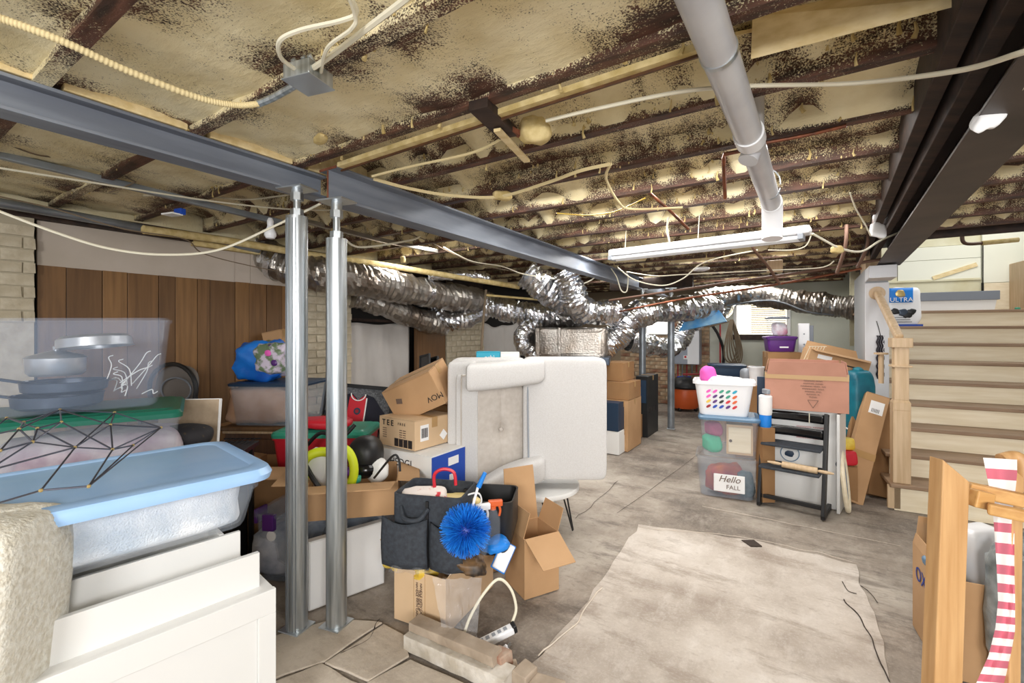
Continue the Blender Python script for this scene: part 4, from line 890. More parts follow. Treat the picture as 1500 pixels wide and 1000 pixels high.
def shell_mb(W, D, H, t=.005, tp=1.0, y0=0):
    m = MB(); c_ = lambda x, y, z: Vector((x*W/2*(tp+(1-tp)*z/H), D/2+y*D/2*(tp+(1-tp)*z/H), z))
    o = [c_(-1, -1, 0), c_(1, -1, 0), c_(1, 1, 0), c_(-1, 1, 0)]; u = [c_(-1, -1, H), c_(1, -1, H), c_(1, 1, H), c_(-1, 1, H)]
    s = lambda q, z: [Vector((p.x*(1-2*t/W), D/2+(p.y-D/2)*(1-2*t/D), p.z+z)) for p in q]
    io = s(o, t); iu = s(u, 0); m.add(o+u+io+iu, [(3, 2, 1, 0), (0, 1, 5, 4), (1, 2, 6, 5), (2, 3, 7, 6), (3, 0, 4, 7), (8, 9, 10, 11), (9, 8, 12, 13), (10, 9, 13, 14), (11, 10, 14, 15), (8, 11, 15, 12), (4, 5, 13, 12), (5, 6, 14, 13), (6, 7, 15, 14), (7, 4, 12, 15)])
    return m
def carton(name, label, loc, W, D, H, rz=0, mt='carton', flaps=None, tape=True, group=None, rot=None, tapeside='x'):
    t = thing(name, label, 'box', loc, rz, group, rot)
    if flaps:
        shell_mb(W, D, H).build('box_body', K[mt], t, bevel=.0015)
        for s, w_, ln, a in flaps: flap_mb(w_, ln, a, s, W, D, H).build('flap', K[mt], t)
    else:
        m = MB(); m.box(0, D/2, H/2-.002, W, D, H-.004); m.build('box_body', K[mt], t, bevel=.003)
        g = .003
        if tapeside == 'x':
            m = MB(); m.box(0, D/4-g/2, H-.001, W-.002, D/2-g, .004); m.build('flap', K[mt], t, bevel=.001)
            m = MB(); m.box(0, D*3/4+g/2, H-.001, W-.002, D/2-g, .004); m.build('flap', K[mt], t, bevel=.001)
            if tape: m = MB(); m.box(0, D/2, H+.0018, W+.003, .05, .0012); m.box(-W/2-.001, D/2, H-.03, .0012, .05, .065); m.box(W/2+.001, D/2, H-.03, .0012, .05, .065); m.build('tape', K['tape'], t)
        else:
            for s in (-1, 1): m = MB(); m.box(s*(W/4+g/2), D/2, H-.001, W/2-g, D-.002, .004); m.build('flap', K[mt], t, bevel=.001)
            if tape: m = MB(); m.box(0, D/2, H+.0018, .05, D+.003, .0012); m.box(0, -.001, H-.03, .05, .0012, .065); m.build('tape', K['tape'], t)
    return t
def rrect(w, d, r, z, n=5, cx=0, cy=0):
    out = []
    for (sx, sy, a0) in ((1, -1, -90), (1, 1, 0), (-1, 1, 90), (-1, -1, 180)):
        for i in range(n+1):
            a = R(a0+90*i/n); out.append(Vector((cx+sx*(w/2-r)+r*math.cos(a), cy+sy*(d/2-r)+r*math.sin(a), z)))
    return out
def rloft(rings, cap0=True, cap1=True, sm=True):
    m = MB(); n = len(rings[0]); vs = [p for r in rings for p in r]
    m.add(vs, [(i*n+k, i*n+(k+1) % n, (i+1)*n+(k+1) % n, (i+1)*n+k) for i in range(len(rings)-1) for k in range(n)], sm)
    if cap0: m.add(rings[0], [tuple(range(n-1, -1, -1))])
    if cap1: m.add(rings[-1], [tuple(range(n))])
    return m
def bin_(name, label, loc, W, D, H, rz=0, body='clear', lid=None, tp=.88, latch=None, r=.03, lidh=.03, rot=None, group=None, cat='storage bin', over=.012):
    t = thing(name, label, cat, loc, rz, group, rot); cy = D/2
    rr = lambda s, z: rrect(W*s, D*s, r, z, 5, 0, cy)
    k = lambda z: tp+(1-tp)*z/H
    o = [rr(tp-.03, 0), rr(tp, .01), rr(k(H*.5), H*.5), rr(k(H-.02), H-.02), rrect(W+.012, D+.012, r, H-.018, 5, 0, cy), rrect(W+.014, D+.014, r, H, 5, 0, cy)]
    i_ = [rrect(W-.008, D-.008, r, H, 5, 0, cy), rr(k(H*.5)-.008/W, H*.5), rr(tp-.02, .006)]
    rloft(o+i_).build('bin_body', K[body], t)
    if lid:
        W2, D2 = W+2*over, D+2*over
        rloft([rrect(W2, D2, r+.01, H-.006, 5, 0, cy), rrect(W2+.004, D2+.004, r+.01, H+lidh*.4, 5, 0, cy), rrect(W2-.02, D2-.02, r, H+lidh*.8, 5, 0, cy), rrect(W2-.06, D2-.06, r, H+lidh*.82, 5, 0, cy), rrect(W2-.08, D2-.08, r, H+lidh, 5, 0, cy)]).build('lid', K[lid], t)
    if latch:
        for x in (-1, 1): m = MB(); m.box(x*(W/2+.016), cy, H-.01, .016, .12, .06); m.build('latch', K[latch], t, bevel=.004)
    return t
def heap(name, label, cat, loc, sx, sy, sz, mt, amp=.25, fr=8, e=.6, rot=None, seed=0, group=None, thick=0):
    o = MB().soft(0, 0, sz/2, sx, sy, sz, e, 30, 20, None, amp, fr, seed=seed).build(name, K[mt] if isinstance(mt, str) else mt, None, loc=loc)
    if rot: o.rotation_euler = rot
    return tag(o, label, cat, group)

# ---------------------------------------------------------------- near left: dresser, blue-lid bin, wire sculpture
DV = Vector((.67, .742, 0)); DN = Vector((-.742, .67, 0)); DA = math.atan2(DV.y, DV.x)       # the dresser's long side runs away to the right
cr = Vector((-.80, 1.54, 0))
dr_ = thing('dresser', 'white wooden dresser with panelled front at lower left under the blue bin', 'dresser', cr, DA)
def dbox(x0, x1, y0, y1, z0, z1, nm, mt='white_paint', bv=.002, par=None):
    m = MB(); m.box((x0+x1)/2, (y0+y1)/2, (z0+z1)/2, x1-x0, y1-y0, z1-z0); return m.build(nm, K[mt], par or dr_, bevel=bv)
dbox(-1.15, 0, .012, .50, .0, .53, 'carcass')
dbox(-1.15, 0, -.006, .012, .455, .535, 'top_rail'); dbox(-.055, 0, -.006, .012, 0, .455, 'stile'); dbox(-1.15, -1.10, -.006, .012, 0, .455, 'stile')
dbox(-1.10, -.055, .004, .012, 0, .455, 'front_panel')
dbox(-1.10, -.03, .055, .075, .50, .645, 'drawer_front'); dbox(-1.10, -.06, .150, .165, .50, .70, 'drawer_side'); dbox(-1.1, -.1, .30, .315, .5, .73, 'drawer_side'); dbox(-.12, -.105, .17, .46, .5, .70, 'drawer_back')
bb = thing('underbed_bin', 'clear underbed bin with sky-blue lid holding white knits, lying on the dresser', 'storage bin', cr+DV*-.45+DN*.06+Vector((0, 0, .735)), DA, None, (R(0), 0, DA))
W, D, H = .98, .56, .175
rr = lambda s, z, dx=0: rrect(W*s, D*(s if s > .9 else s), .05, z, 5, -.03, D/2)
rloft([rr(.86, 0), rr(.875, .012), rr(.93, H*.7), rrect(W*.95, D*.95, .05, H*.72, 5, -.03, D/2), rrect(W*.97, D*.97, .05, H, 5, -.03, D/2), rrect(W*.96, D*.955, .05, H, 5, -.03, D/2), rr(.855, .012)]).build('bin_body', K['clear'], bb)
rloft([rrect(W+.02, D+.03, .07, H-.02, 6, -.03, D/2), rrect(W+.03, D+.04, .07, H, 6, -.03, D/2), rrect(W+.01, D+.02, .07, H+.02, 6, -.03, D/2), rrect(W-.06, D-.05, .06, H+.028, 6, -.03, D/2), rrect(W-.09, D-.08, .05, H+.02, 6, -.03, D/2)]).build('lid', K['blue_lid'], bb)
o = MB().soft(-.03, D/2, .09, .84, .50, .165, .22, 36, 18, None, .06, 9).build('knit_blanket', K['knit'], None, loc=bb.location, rot=(0, 0, DA)); tag(o, 'white knitted blankets folded inside the blue-lid bin', 'blanket')
# wire sculpture made of kinked metal triangles
ws = thing('wire_sculpture', 'dark metal geometric wire ornament lying across the blue lid', 'ornament', P(110, 690, 1.35)); o0 = Vector(ws.location)
nd = [(-25, 640, 1.35), (10, 612, 1.5), (88, 600, 1.55), (35, 618, 1.45), (168, 604, 1.6), (236, 626, 1.62), (162, 622, 1.5), (90, 618, 1.4), (55, 627, 1.35), (28, 628, 1.3), (-20, 742, 1.08), (60, 718, 1.10), (130, 712, 1.16), (165, 658, 1.40), (195, 652, 1.5), (48, 647, 1.3), (-20, 690, 1.15), (0, 660, 1.2), (110, 655, 1.35), (-30, 668, 1.2)]
ed = [(0, 1), (1, 3), (3, 2), (2, 6), (2, 4), (4, 5), (5, 14), (5, 13), (6, 5), (6, 4), (6, 13), (7, 13), (2, 7), (8, 7), (8, 15), (3, 9), (9, 15), (15, 7), (15, 18), (18, 13), (18, 6), (13, 12), (12, 11), (11, 10), (12, 14), (11, 18), (10, 16), (16, 15), (16, 17), (17, 9), (0, 9), (17, 15), (0, 17), (14, 13), (5, 12), (19, 16), (19, 15), (4, 18), (16, 18), (8, 18), (9, 2), (1, 8)]
np_ = [P(*q)-o0 for q in nd]
for a, b in ed: MB().cyl(np_[a], np_[b], .0024, 6).build('wire', K['wire'], ws)
m = MB()
for q in np_: m.soft(q.x, q.y, q.z, .010, .010, .010, 1, 6, 4)
m.build('solder_joints', K['gold'], ws)['kind'] = 'stuff'
# stack behind: hidden carton, clear bin with green lid, large clear bin of pans
BV = Vector((.82, .572, 0)); BA = math.atan2(BV.y, BV.x); q0 = Vector((-1.50, 2.02, 0))
carton('cardboard_box', 'cardboard box at the bottom of the bin stack behind the dresser', q0-BV*.42, .8, .45, .66, BA, 'carton_dark')
gbin = bin_('storage_bin', 'clear bin with dark green lid under the bin of pans', q0-BV*.40+Vector((0, 0, .664)), .84, .50, .36, BA, 'clear', 'green_lid', .92, lidh=.035)
heap('folded_clothes', 'folded grey and mauve clothes inside the green-lid bin', 'clothes', q0-BV*.40+Vector((-.0, .22, .68)), .62, .34, .28, mat('clothes_mauve', c(150, 130, 146), .9, col2=c(206, 200, 206), sc=6), .12, 7, .4, (0, 0, BA))
pbin = bin_('storage_bin', 'large clear bin full of pans and wire hangers, topmost at left', q0-BV*.45+Vector((0, .0, 1.066)), .86, .50, .385, BA, 'clear_blue', None, .90, rot=(0, R(-1.0), BA))
pb = q0-BV*.36+Vector((-.15, .12, 1.08))
def pan(name, label, loc, r, h, mt, hl, rz, rot=None, lid=False):
    t = thing(name, label, 'pan', loc, rz, None, rot)
    MB().lathe([(0, 0), (r*.85, 0), (r*.97, .012), (r, h), (r+.004, h), (r-.004, h-.004), (r*.95, .014), (0, .006)], 32).build('pan_body', K[mt], t)
    if hl: 
        m = MB(); m.bar((r, 0, h*.8), (r+hl, 0, h*.8+.03), .022, .010); m.build('handle', K[mt], t, bevel=.003)
        MB().soft(r+.004, 0, h*.75, .015, .035, .03, .6, 8, 6).build('rivet_plate', K['pan'], t)
    if lid:
        MB().lathe([(r, h), (r*.9, h+.008), (r*.3, h+.025), (.01, h+.03), (.012, h+.045), (0, h+.05)], 32).build('lid', K['pan'], t)
    return t
pan('frying_pan', 'dark frying pan at the bottom of the clear pan bin', pb+Vector((.02, 0, .0)), .145, .055, 'pan_dark', .16, R(200))
pan('frying_pan', 'worn frying pan second from the bottom in the clear pan bin', pb+Vector((.03, .02, .06)), .14, .05, 'pan_dark', .16, R(192))
pan('cooking_pot', 'shiny steel pot with lid in the middle of the clear pan bin', pb+Vector((.02, -.01, .135)), .095, .075, 'pan', 0, 0, lid=True)
pan('frying_pan', 'silver pan lying upside down on top inside the clear bin', pb+Vector((.10, .08, .30)), .13, .05, 'pan', .2, R(170), rot=(R(180), R(6), R(170)))
hg = thing('wire_hangers', 'tangle of clear and white hangers inside the right end of the pan bin', 'hangers', q0-BV*.20+Vector((-.10, .17, 1.10))); random.seed(3)
for i in range(14):
    p = Vector((random.uniform(-.09, .05), random.uniform(-.05, .06), random.uniform(.0, .08))); q = p+Vector((random.uniform(-.1, .1), random.uniform(-.05, .05), random.uniform(-.02, .13)))
    MB().tube(smooth([p, (p+q)/2+Vector((.02, 0, .02)), q, q+Vector((.02, 0, .01))], 4), .0022, 5).build('hanger_arm', K['white'], hg)
# white boucle armchair corner, lower left
ac = thing('armchair', 'corner of a white boucle armchair at the lower left edge', 'armchair', at(-52, .98, 0), R(14))
MB().soft(-.115, .16, .62, .30, .26, .66, .26, 40, 26, (0, R(4), 0), .03, 12).build('arm', K['boucle'], ac)
MB().soft(-.33, .0, .40, .36, .5, .30, .3, 30, 16).build('seat_cushion', K['boucle'], ac)
for x, y in ((-.2, .1), (-.2, .2)): MB().cyl((x, y, 0), (x, y, .31), .02, 10).build('leg', K['oak'], ac)

# ---------------------------------------------------------------- behind: canvas board, folded chairs, cabinet, sand bin, blue bag
bd = thing('canvas_board', 'tan square canvas board leaning behind the blue-lid bin', 'board', P(272, 665, 2.45), 0, None, (R(-8), 0, R(8)))
m = MB(); m.box(0, .012, .14, .30, .02, .30); m.build('canvas', K['canvas'], bd); m = MB(); m.box(0, .012, .292, .302, .024, .004); m.box(.151, .012, .14, .004, .024, .30); m.build('edge', K['paper'], bd)
heap('cloth_cap', 'black patterned cap lying before the tan canvas board', 'cap', P(272, 654, 2.2), .24, .16, .11, mat('cap_cloth', c(30, 28, 32), .8, col2=c(90, 74, 44), sc=30, lo=.6, hi=.75), .1, 8, .8)
tbk = thing('side_table', 'low black-topped wooden table under the tan canvas board', 'table', at(285, 2.62, 0), R(10))
m = MB(); m.box(0, .0, .70, .55, .40, .03); m.build('table_top', K['black'], tbk, bevel=.004)
for x in (-.24, .24):
    for y in (-.17, .17): MB().bar((x, y, 0), (x, y, .69), .025, .025).build('leg', K['black'], tbk)
fc = thing('camping_chair', 'black and grey round-backed folding chair by the wood panelling', 'chair', P(250, 600, 3.0), R(-12))
MB().soft(-.02, .06, .14, .34, .06, .30, .75, 30, 16, (R(-10), 0, 0)).build('back_cushion', mat('grey_fabric', c(112, 106, 102), .9), fc)
m = MB(); m.tube([Vector((-.02+.19*math.cos(a), .03, .13+.17*math.sin(a))) for a in [i*PI/12 for i in range(-3, 16)]], .014, 8); m.build('back_rim', K['black'], fc)
m = MB(); m.tube([Vector((.02+.12*math.cos(a), .02, .13+.08*math.sin(a))) for a in [i*PI/10 for i in range(20)]], .006, 6, closed=True, caps=False); m.build('inner_rim', K['grey_lid'], fc)
m = MB(); m.box(.02, -.04, -.02, .40, .22, .05); m.build('seat', K['black'], fc, bevel=.01)
for x, y in ((-.15, -.12), (.2, -.12), (-.15, .08), (.2, .08)): MB().bar((x, y, -.88), (x*.9, y*.7, .0), .02, .02).build('leg', K['black'], fc)
MB().bar((.14, .05, .16), (.24, -.02, -.12), .02, .02).build('side_arm', K['black'], fc)
rack = thing('wire_rack', 'small black wire rack beside the canvas board', 'rack', P(332, 655, 2.75)); 
for i in range(7): MB().bar((-.10+.03*i, -.08, 0), (-.06+.03*i, .10, .03), .004, .004).build('wire', K['black'], rack)
MB().bar((-.11, -.08, 0), (.12, -.08, 0), .006, .006).build('rim', K['black'], rack); MB().bar((-.08, .10, .03), (.15, .10, .03), .006, .006).build('rim', K['black'], rack)
MB().box(0, 0, -.35, .16, .16, .69).build('pedestal', K['black'], rack)
cb = thing('cabinet', 'dark brown wooden cabinet below the bin of pale cushions', 'cabinet', at(382, 3.22, 0), R(-2))
m = MB(); m.box(0, .28, .345, .56, .50, .69); m.build('carcass', K['brown_wood'], cb, bevel=.003)
m = MB(); m.box(0, .28, .705, .60, .56, .03); m.build('cabinet_top', K['panel_wood3'], cb, bevel=.008, seg=3)
m = MB(); m.box(0, .28, .68, .58, .53, .02); m.build('moulding', K['oak'], cb, bevel=.004)
m = MB(); m.box(0.0, .024, .34, .50, .014, .58); m.build('door', K['brown_wood'], cb, bevel=.004)
carton('cardboard_box', 'dark brown box beside the cabinet at its left', at(345, 3.55, 0), .36, .4, .66, R(-4), 'carton_dark')
sb = bin_('storage_bin', 'clear bin with navy-edged lid holding pale pink cushions, on the cabinet', at(388, 3.22, .725), .54, .40, .29, R(-3), 'clear_grey', 'navy', .90, lidh=.02)
heap('cushions', 'pale pink cushions and brown paper inside the navy-edged bin', 'cushions', at(392, 3.40, .735), .46, .30, .26, 'tan_cloth', .15, 9, .35)
bg = thing('shopping_bag', 'blue plastic bag printed with foliage and pink flowers on the cushion bin', 'bag', at(388, 3.38, 1.045), R(-5))
MB().soft(.0, 0, .14, .38, .22, .28, .6, 34, 22, None, .28, 10).build('bag_body', K['bright_blue'] if 0 else mat('bag_blue', c(30, 120, 214), .35, col2=c(20, 84, 176), sc=5), bg)
MB().soft(.085, -.05, .155, .24, .16, .24, .6, 34, 22, None, .22, 10, seed=3).build('printed_panel', mat('bag_print', c(104, 124, 92), .4, col2=c(206, 196, 214), sc=16, lo=.45, hi=.55), bg)
for i, (x, z) in enumerate(((.11, .20), (.15, .13), (.12, .24))): MB().soft(x, -.135+.01*i, z, .05, .012, .045, .9, 8, 6, None, .3, 30).build('pink_print', K['purple'] if i else K['pink'], bg)
carton('cardboard_box', 'small carton leaning behind the blue bag against the pier', P(402, 510, 3.9)-Vector((0, 0, .01)), .16, .12, .16, 0, 'carton', rot=(0, R(-12), 0))
# red bin with teal lid
rb = bin_('storage_bin', 'red bin with teal lid behind the front jack posts', at(467, 3.05, .42), .62, .36, .27, R(2), 'red', 'teal_lid', .9, lidh=.04)
carton('cardboard_box', 'brown carton supporting the red bin behind the posts', at(467, 3.08, 0), .60, .40, .415, R(2), 'carton_dark')
heap('red_sled_bag', 'red padded carrier with black and green straps on the teal lid', 'bag', at(480, 3.14, .735), .36, .22, .07, 'red', .2, 9, .6)
pipe('strap', 'black strap with green tips over the red carrier', [P(450, 652, 2.9), P(470, 634, 2.88), P(500, 640, 2.86), P(520, 622, 2.9)], .012, 'black', 'strap')
# framed jersey
fj = thing('framed_jersey', 'black-framed red and navy football shirt lettered Fly Emirates by the white sheet', 'framed picture', P(528, 566, 3.75), 0, None, (R(-12), R(4), R(-6)))
m = MB()
for x0, z0, x1, z1 in ((-.29, 0, .29, 0), (-.29, -.72, .29, -.72)): m.box(0, 0, z0, .60, .03, .03)
m.box(-.29, 0, -.36, .03, .03, .75); m.box(.29, 0, -.36, .03, .03, .75); m.build('frame', K['black'], fj, bevel=.002)
m = MB(); m.box(0, .01, -.36, .57, .008, .71); m.build('backing', mat('mat_grey', c(120, 122, 126), .9, col2=c(78, 80, 84), sc=90), fj)
def outline(pts, y, t, nm, mt): m = MB(); m.slab([Vector((x, y, z)) for x, z in pts], (0, -1, 0), t); return m.build(nm, K[mt] if isinstance(mt, str) else mt, fj, bevel=.001)
JN = mat('jersey_navy', c(26, 28, 42), .8)
outline([(-.17, -.66), (.16, -.66), (.15, -.30), (.22, -.36), (.27, -.24), (.13, -.08), (.06, -.06), (0, -.11), (-.06, -.06), (-.13, -.08), (-.27, -.22), (-.22, -.34), (-.16, -.28)], 0, .01, 'shirt', JN)
outline([(-.09, -.66), (.07, -.66), (.07, -.09), (.055, -.07), (0, -.115), (-.055, -.07), (-.07, -.09)], -.010, .003, 'red_panel', 'red')
outline([(.07, -.66), (.08, -.66), (.08, -.09), (.07, -.09)], -.010, .004, 'white_stripe', 'white')
m = MB(); m.tube([Vector((.062*math.cos(a), -.013, -.06+.055*math.sin(a))) for a in [PI+i*PI/10 for i in range(11)]], .005, 6); m.build('collar', K['white'], fj)
m = MB(); m.cyl((0.01, -.012, -.20), (0.01, -.017, -.20), .028, 20); m.build('crest_ring', K['navy'], fj); m = MB(); m.cyl((.01, -.016, -.20), (.01, -.019, -.20), .015, 16); m.build('crest_centre', K['dark_red'], fj)
text('Fly', .06, K['paper'], fj, (.02, -.016, -.36)); text('Emirates', .075, K['paper'], fj, (.03, -.016, -.43))
# ---------------------------------------------------------------- bins and cartons behind the front posts
b1 = bin_('storage_bin', 'clear bin with purple latch on the floor left of the front posts', at(424, 2.50, .0), .44, .52, .38, R(-10), 'clear_grey', 'clear', .90, lidh=.025)
m = MB(); m.box(-.225, .06, .36, .02, .09, .08); m.box(-.12, -.006, .345, .07, .03, .09); m.build('latch', K['purple'], b1, bevel=.005)
m = MB(); m.cyl((-.10, -.012, .275), (-.10, -.018, .275), .028, 16); m.build('sticker', K['paper'], b1)
heap('glass_jars', 'pale grey jars and wrapped glasses inside the purple-latch bin', 'glassware', at(426, 2.70, .01), .32, .34, .28, mat('wrap_grey', c(140, 150, 170), .5, col2=c(214, 218, 226), sc=9), .25, 10, .5)
b2 = bin_('storage_bin', 'clear bin with blue contents behind the white shelf box', at(525, 2.62, 0), .30, .42, .36, R(-14), 'clear_grey', None, .90)
heap('blue_pouch', 'blue fabric pouch inside the bin behind the white shelf box', 'pouch', at(528, 2.80, .01), .20, .26, .24, 'navy', .2, 8, .5)
wb = thing('white_panel_box', 'thin white flat box standing on edge between the front posts', 'box', Vector(((452-750)/F*2.27, 2.27, 0)), math.atan2(.235, .278))
m = MB(); m.box(.20, .022, .175, .40, .044, .345); m.build('box_body', K['white_paint'], wb, bevel=.003)
m = MB(); m.box(.20, -.001, .175, .385, .002, .33); m.build('front_skin', K['paper'], wb, bevel=.001)
oc = carton('open_carton', 'open cardboard box of helmets and toys behind the front posts', Vector((-.85, 2.42, .407)), .47, .40, .18, R(12), 'carton', [('front', .45, .17, 84), ('left', .36, .17, 88), ('right', .36, .12, 100)])
cl = thing('open_carton', 'open flap box at far left beside the clear purple-latch bin', 'box', at(395, 2.85, 0), 0)
shell_mb(.36, .3, .55).build('box_body', K['carton_dark'], cl); flap_mb(.3, .18, 80, 'left', .36, .3, .55).build('flap', K['carton'], cl); flap_mb(.34, .16, 100, 'front', .36, .3, .55).build('flap', K['carton'], cl)
z0 = .55
heap('plush_toy', 'white fluffy soft toy in the open carton behind the posts', 'toy', P(470, 712, 2.62), .22, .18, .22, 'white', .2, 14, .8)
heap('plush_toy', 'small white soft toy wedged right of the black helmet', 'toy', P(552, 705, 2.66), .13, .12, .14, 'white', .15, 14, .8)
MBt = MB(); MBt.tube([Vector((.10*math.cos(a), .02*math.sin(a*2), .10*math.sin(a))) for a in [i*PI/14 for i in range(-3, 18)]], .026, 12)
o = MBt.build('swim_ring', K['lime'], None, loc=P(470, 688, 2.52)); tag(o, 'lime yellow inflatable ring section left of the right front post', 'toy')
MBt = MB(); MBt.tube([Vector((.07*math.cos(a), .0, .12*math.sin(a))) for a in [i*PI/14 for i in range(-8, 9)]], .024, 12)
o = MBt.build('lime_strap', K['lime'], None, loc=P(500, 688, 2.5)); tag(o, 'lime yellow curved strap right of the right front post', 'toy')
pipe('strap', 'black strap with pale green buckles hanging over the fluffy toy', [P(448, 682, 2.5), P(462, 706, 2.46), P(482, 728, 2.46), P(490, 712, 2.48)], .014, 'black', 'strap')
hm = thing('black_helmet', 'black visored helmet in the open carton right of the posts', 'helmet', P(536, 690, 2.7))
MB().soft(0, 0, .10, .20, .22, .22, .85, 28, 18).build('shell', K['black'], hm); MB().soft(.0, -.05, .03, .17, .16, .10, .8, 20, 12).build('visor', K['black_gloss'], hm)
pipe('goggle_strap', 'thin black goggle strap bending above the lettered white box', [P(548, 700, 2.45), P(575, 668, 2.4), P(584, 672, 2.4), P(586, 690, 2.4)], .006, 'black', 'strap')
for i, (u, v, mt, nm) in enumerate(((512, 690, 'purple', 'purple toy car in the open carton beside the black helmet'), (520, 702, 'teal_lid', 'small green toy clip in the open carton'), (512, 705, 'yellow', 'small yellow toy piece at the carton edge'))):
    o = MB().soft(0, 0, 0, .06, .05, .04, .5, 12, 8, None, .2, 30, seed=i).build('toy_piece', K[mt], None, loc=P(u, v, 2.52)); tag(o, nm, 'toy')
# ---------------------------------------------------------------- stack of boxes left of the armchair
def face_text(t, body, x, z, size, mt='ink', y=-.004, **k): return text(body, size, K[mt], t, (x, y, z), **k)
carton('cardboard_box', 'hidden brown carton under the lettered white and blue box', Vector((-.66, 2.95, 0)), .48, .40, .40, R(-32), 'carton_dark')
hb = carton('lettered_box', 'white and blue box handwritten HEDGI beside the armchair', Vector(((-.478-.888)/2, (2.70+2.96)/2, .408)), .485, .32, .245, R(-32), 'white', tape=False)
face_text(hb, 'HEDGI', -.01, .175, .065); 
m = MB(); m.box(.2435, .16, .12, .004, .318, .238); m.build('blue_end', K['blue'], hb)
m = MB(); m.box(.2455, .20, .18, .003, .1, .05); m.build('white_print', K['paper'], hb); m = MB(); m.box(.2455, .19, .08, .003, .06, .04); m.build('white_print', K['paper'], hb)
hp = carton('printed_box', 'tan carton printed with symbols and rows of text on the white and blue box', Vector((-.735, 2.90, .660)), .335, .34, .185, R(-35), 'carton_light')
face_text(hp, 'T E E', -.08, .15, .05, bold=.001); face_text(hp, 'F R E E', .05, .152, .024)
for i in range(5): face_text(hp, 'nnnnn', -.11, .115-.014*i, .012, 'ink_grey', sx=1.3); face_text(hp, 'uuuu  mmm', .06, .115-.014*i, .012, 'ink_grey')
m = MB()
for i in range(4): m.box(-.0+.042*i, -.002, .035, .034, .003, .05)
m.build('handling_symbols', K['ink'], hp)
m = MB(); m.box(.169, .08, .10, .003, .07, .10); m.build('barcode_label', K['paper'], hp)
m = MB(); 
for i in range(7): m.box(.171, .055+.008*i, .10, .002, .004, .06)
m.build('barcode', K['ink'], hp)
m = MB(); m.box(.1695, .25, .06, .003, .05, .05, (R(45), 0, 0)); m.build('diamond_label', K['paper'], hp)
tb_ = carton('moving_box', 'tilted moving box lettered MOV upside down, topmost of the stack', P(618, 606, 3.02), .37, .32, .24, 0, 'carton', rot=(R(14), R(-24), R(-14)))
face_text(tb_, 'MOV', .14, .07, .055, rot=(PI/2, PI, 0)); m = MB(); m.box(-.10, -.003, .14, .04, .003, .035, (0, R(20), 0)); m.build('print_mark', K['ink_grey'], tb_)
carton('cardboard_box', 'plain carton hidden behind the printed box holding up the moving box', Vector((-.42, 3.34, 0)), .36, .34, .86, R(-20), 'carton_dark')
# black window panes leaning on the brown panel
for i, (u, v, h, lab) in enumerate(((622, 560, .40, 'tallest black frame leaning on the brown panel board'), (634, 560, .37, 'middle black frame leaning on the brown panel board'), (643, 560, .27, 'shortest black frame leaning on the brown panel board'))):
    t = thing('window_sash', lab, 'window sash', P(u, v+12, 5.0), 0, 'black frames leaning on the brown panel board', (R(-6), R(-10), R(-50)))
    m = MB(); m.box(-.10, 0, h/2, .02, .025, h); m.box(.10, 0, h/2, .02, .025, h); m.box(0, 0, .01, .2, .025, .02); m.box(0, 0, h-.01, .2, .025, .02); m.build('frame', K['black'], t, bevel=.002)
    m = MB(); m.box(0, 0, h/2, .19, .01, h-.03); m.build('pane', K['black_gloss'], t)
carton('cardboard_box', 'tall carton under the three black frames', P(632, 572, 5.0)-Vector((0, 0, CH+(HZ-572)/F*5.0)), .36, .3, CH+(HZ-572)/F*5.0-.005, R(-33), 'carton_dark')
# ---------------------------------------------------------------- armchair on its side on a low round table
tt = thing('round_table', 'low round white-topped table with black hairpin legs under the armchair', 'table', at(782, 3.28, 0), 0)
MB().lathe([(0, .285), (.32, .285), (.325, .29), (.325, .312), (.32, .318), (0, .318)], 48).build('table_top', K['white_paint'], tt)
for i in range(4):
    a = R(-20+90*i); b = Vector((math.cos(a), math.sin(a), 0)); n = Vector((-b.y, b.x, 0))
    m = MB(); m.tube([b*.22+n*.05+Vector((0, 0, .285)), b*.285+n*.006+Vector((0, 0, .01)), b*.285-n*.006+Vector((0, 0, .01)), b*.22-n*.05+Vector((0, 0, .285))], .006, 6); m.build('hairpin_leg', K['black'], tt)
ch = thing('armchair', 'pale grey upholstered armchair tipped on its side on the round table', 'armchair', P(772, 706, 3.12), R(0)); S_ = 3.12/F
def cx(u): return (u-772)*S_
def czz(v): return (706-v)*S_
def cush(u0, u1, v0, v1, y0, y1, nm, mt='fabric', e=.16, rot=None, amp=.0):
    return MB().soft((cx(u0)+cx(u1))/2, (y0+y1)/2, (czz(v0)+czz(v1))/2, cx(u1)-cx(u0), y1-y0, abs(czz(v1)-czz(v0)), e, 48, 30, rot, amp, 6).build(nm, K[mt], ch)
cush(766, 889, 524, 703, -.02, .20, 'backrest', e=.13)
cush(656, 772, 527, 706, .10, .34, 'frame_panel', e=.12)
cush(658, 697, 529, 706, -.10, .2, 'seat_base', e=.13)
cush(671, 702, 546, 702, -.135, .05, 'seat_border', e=.12)
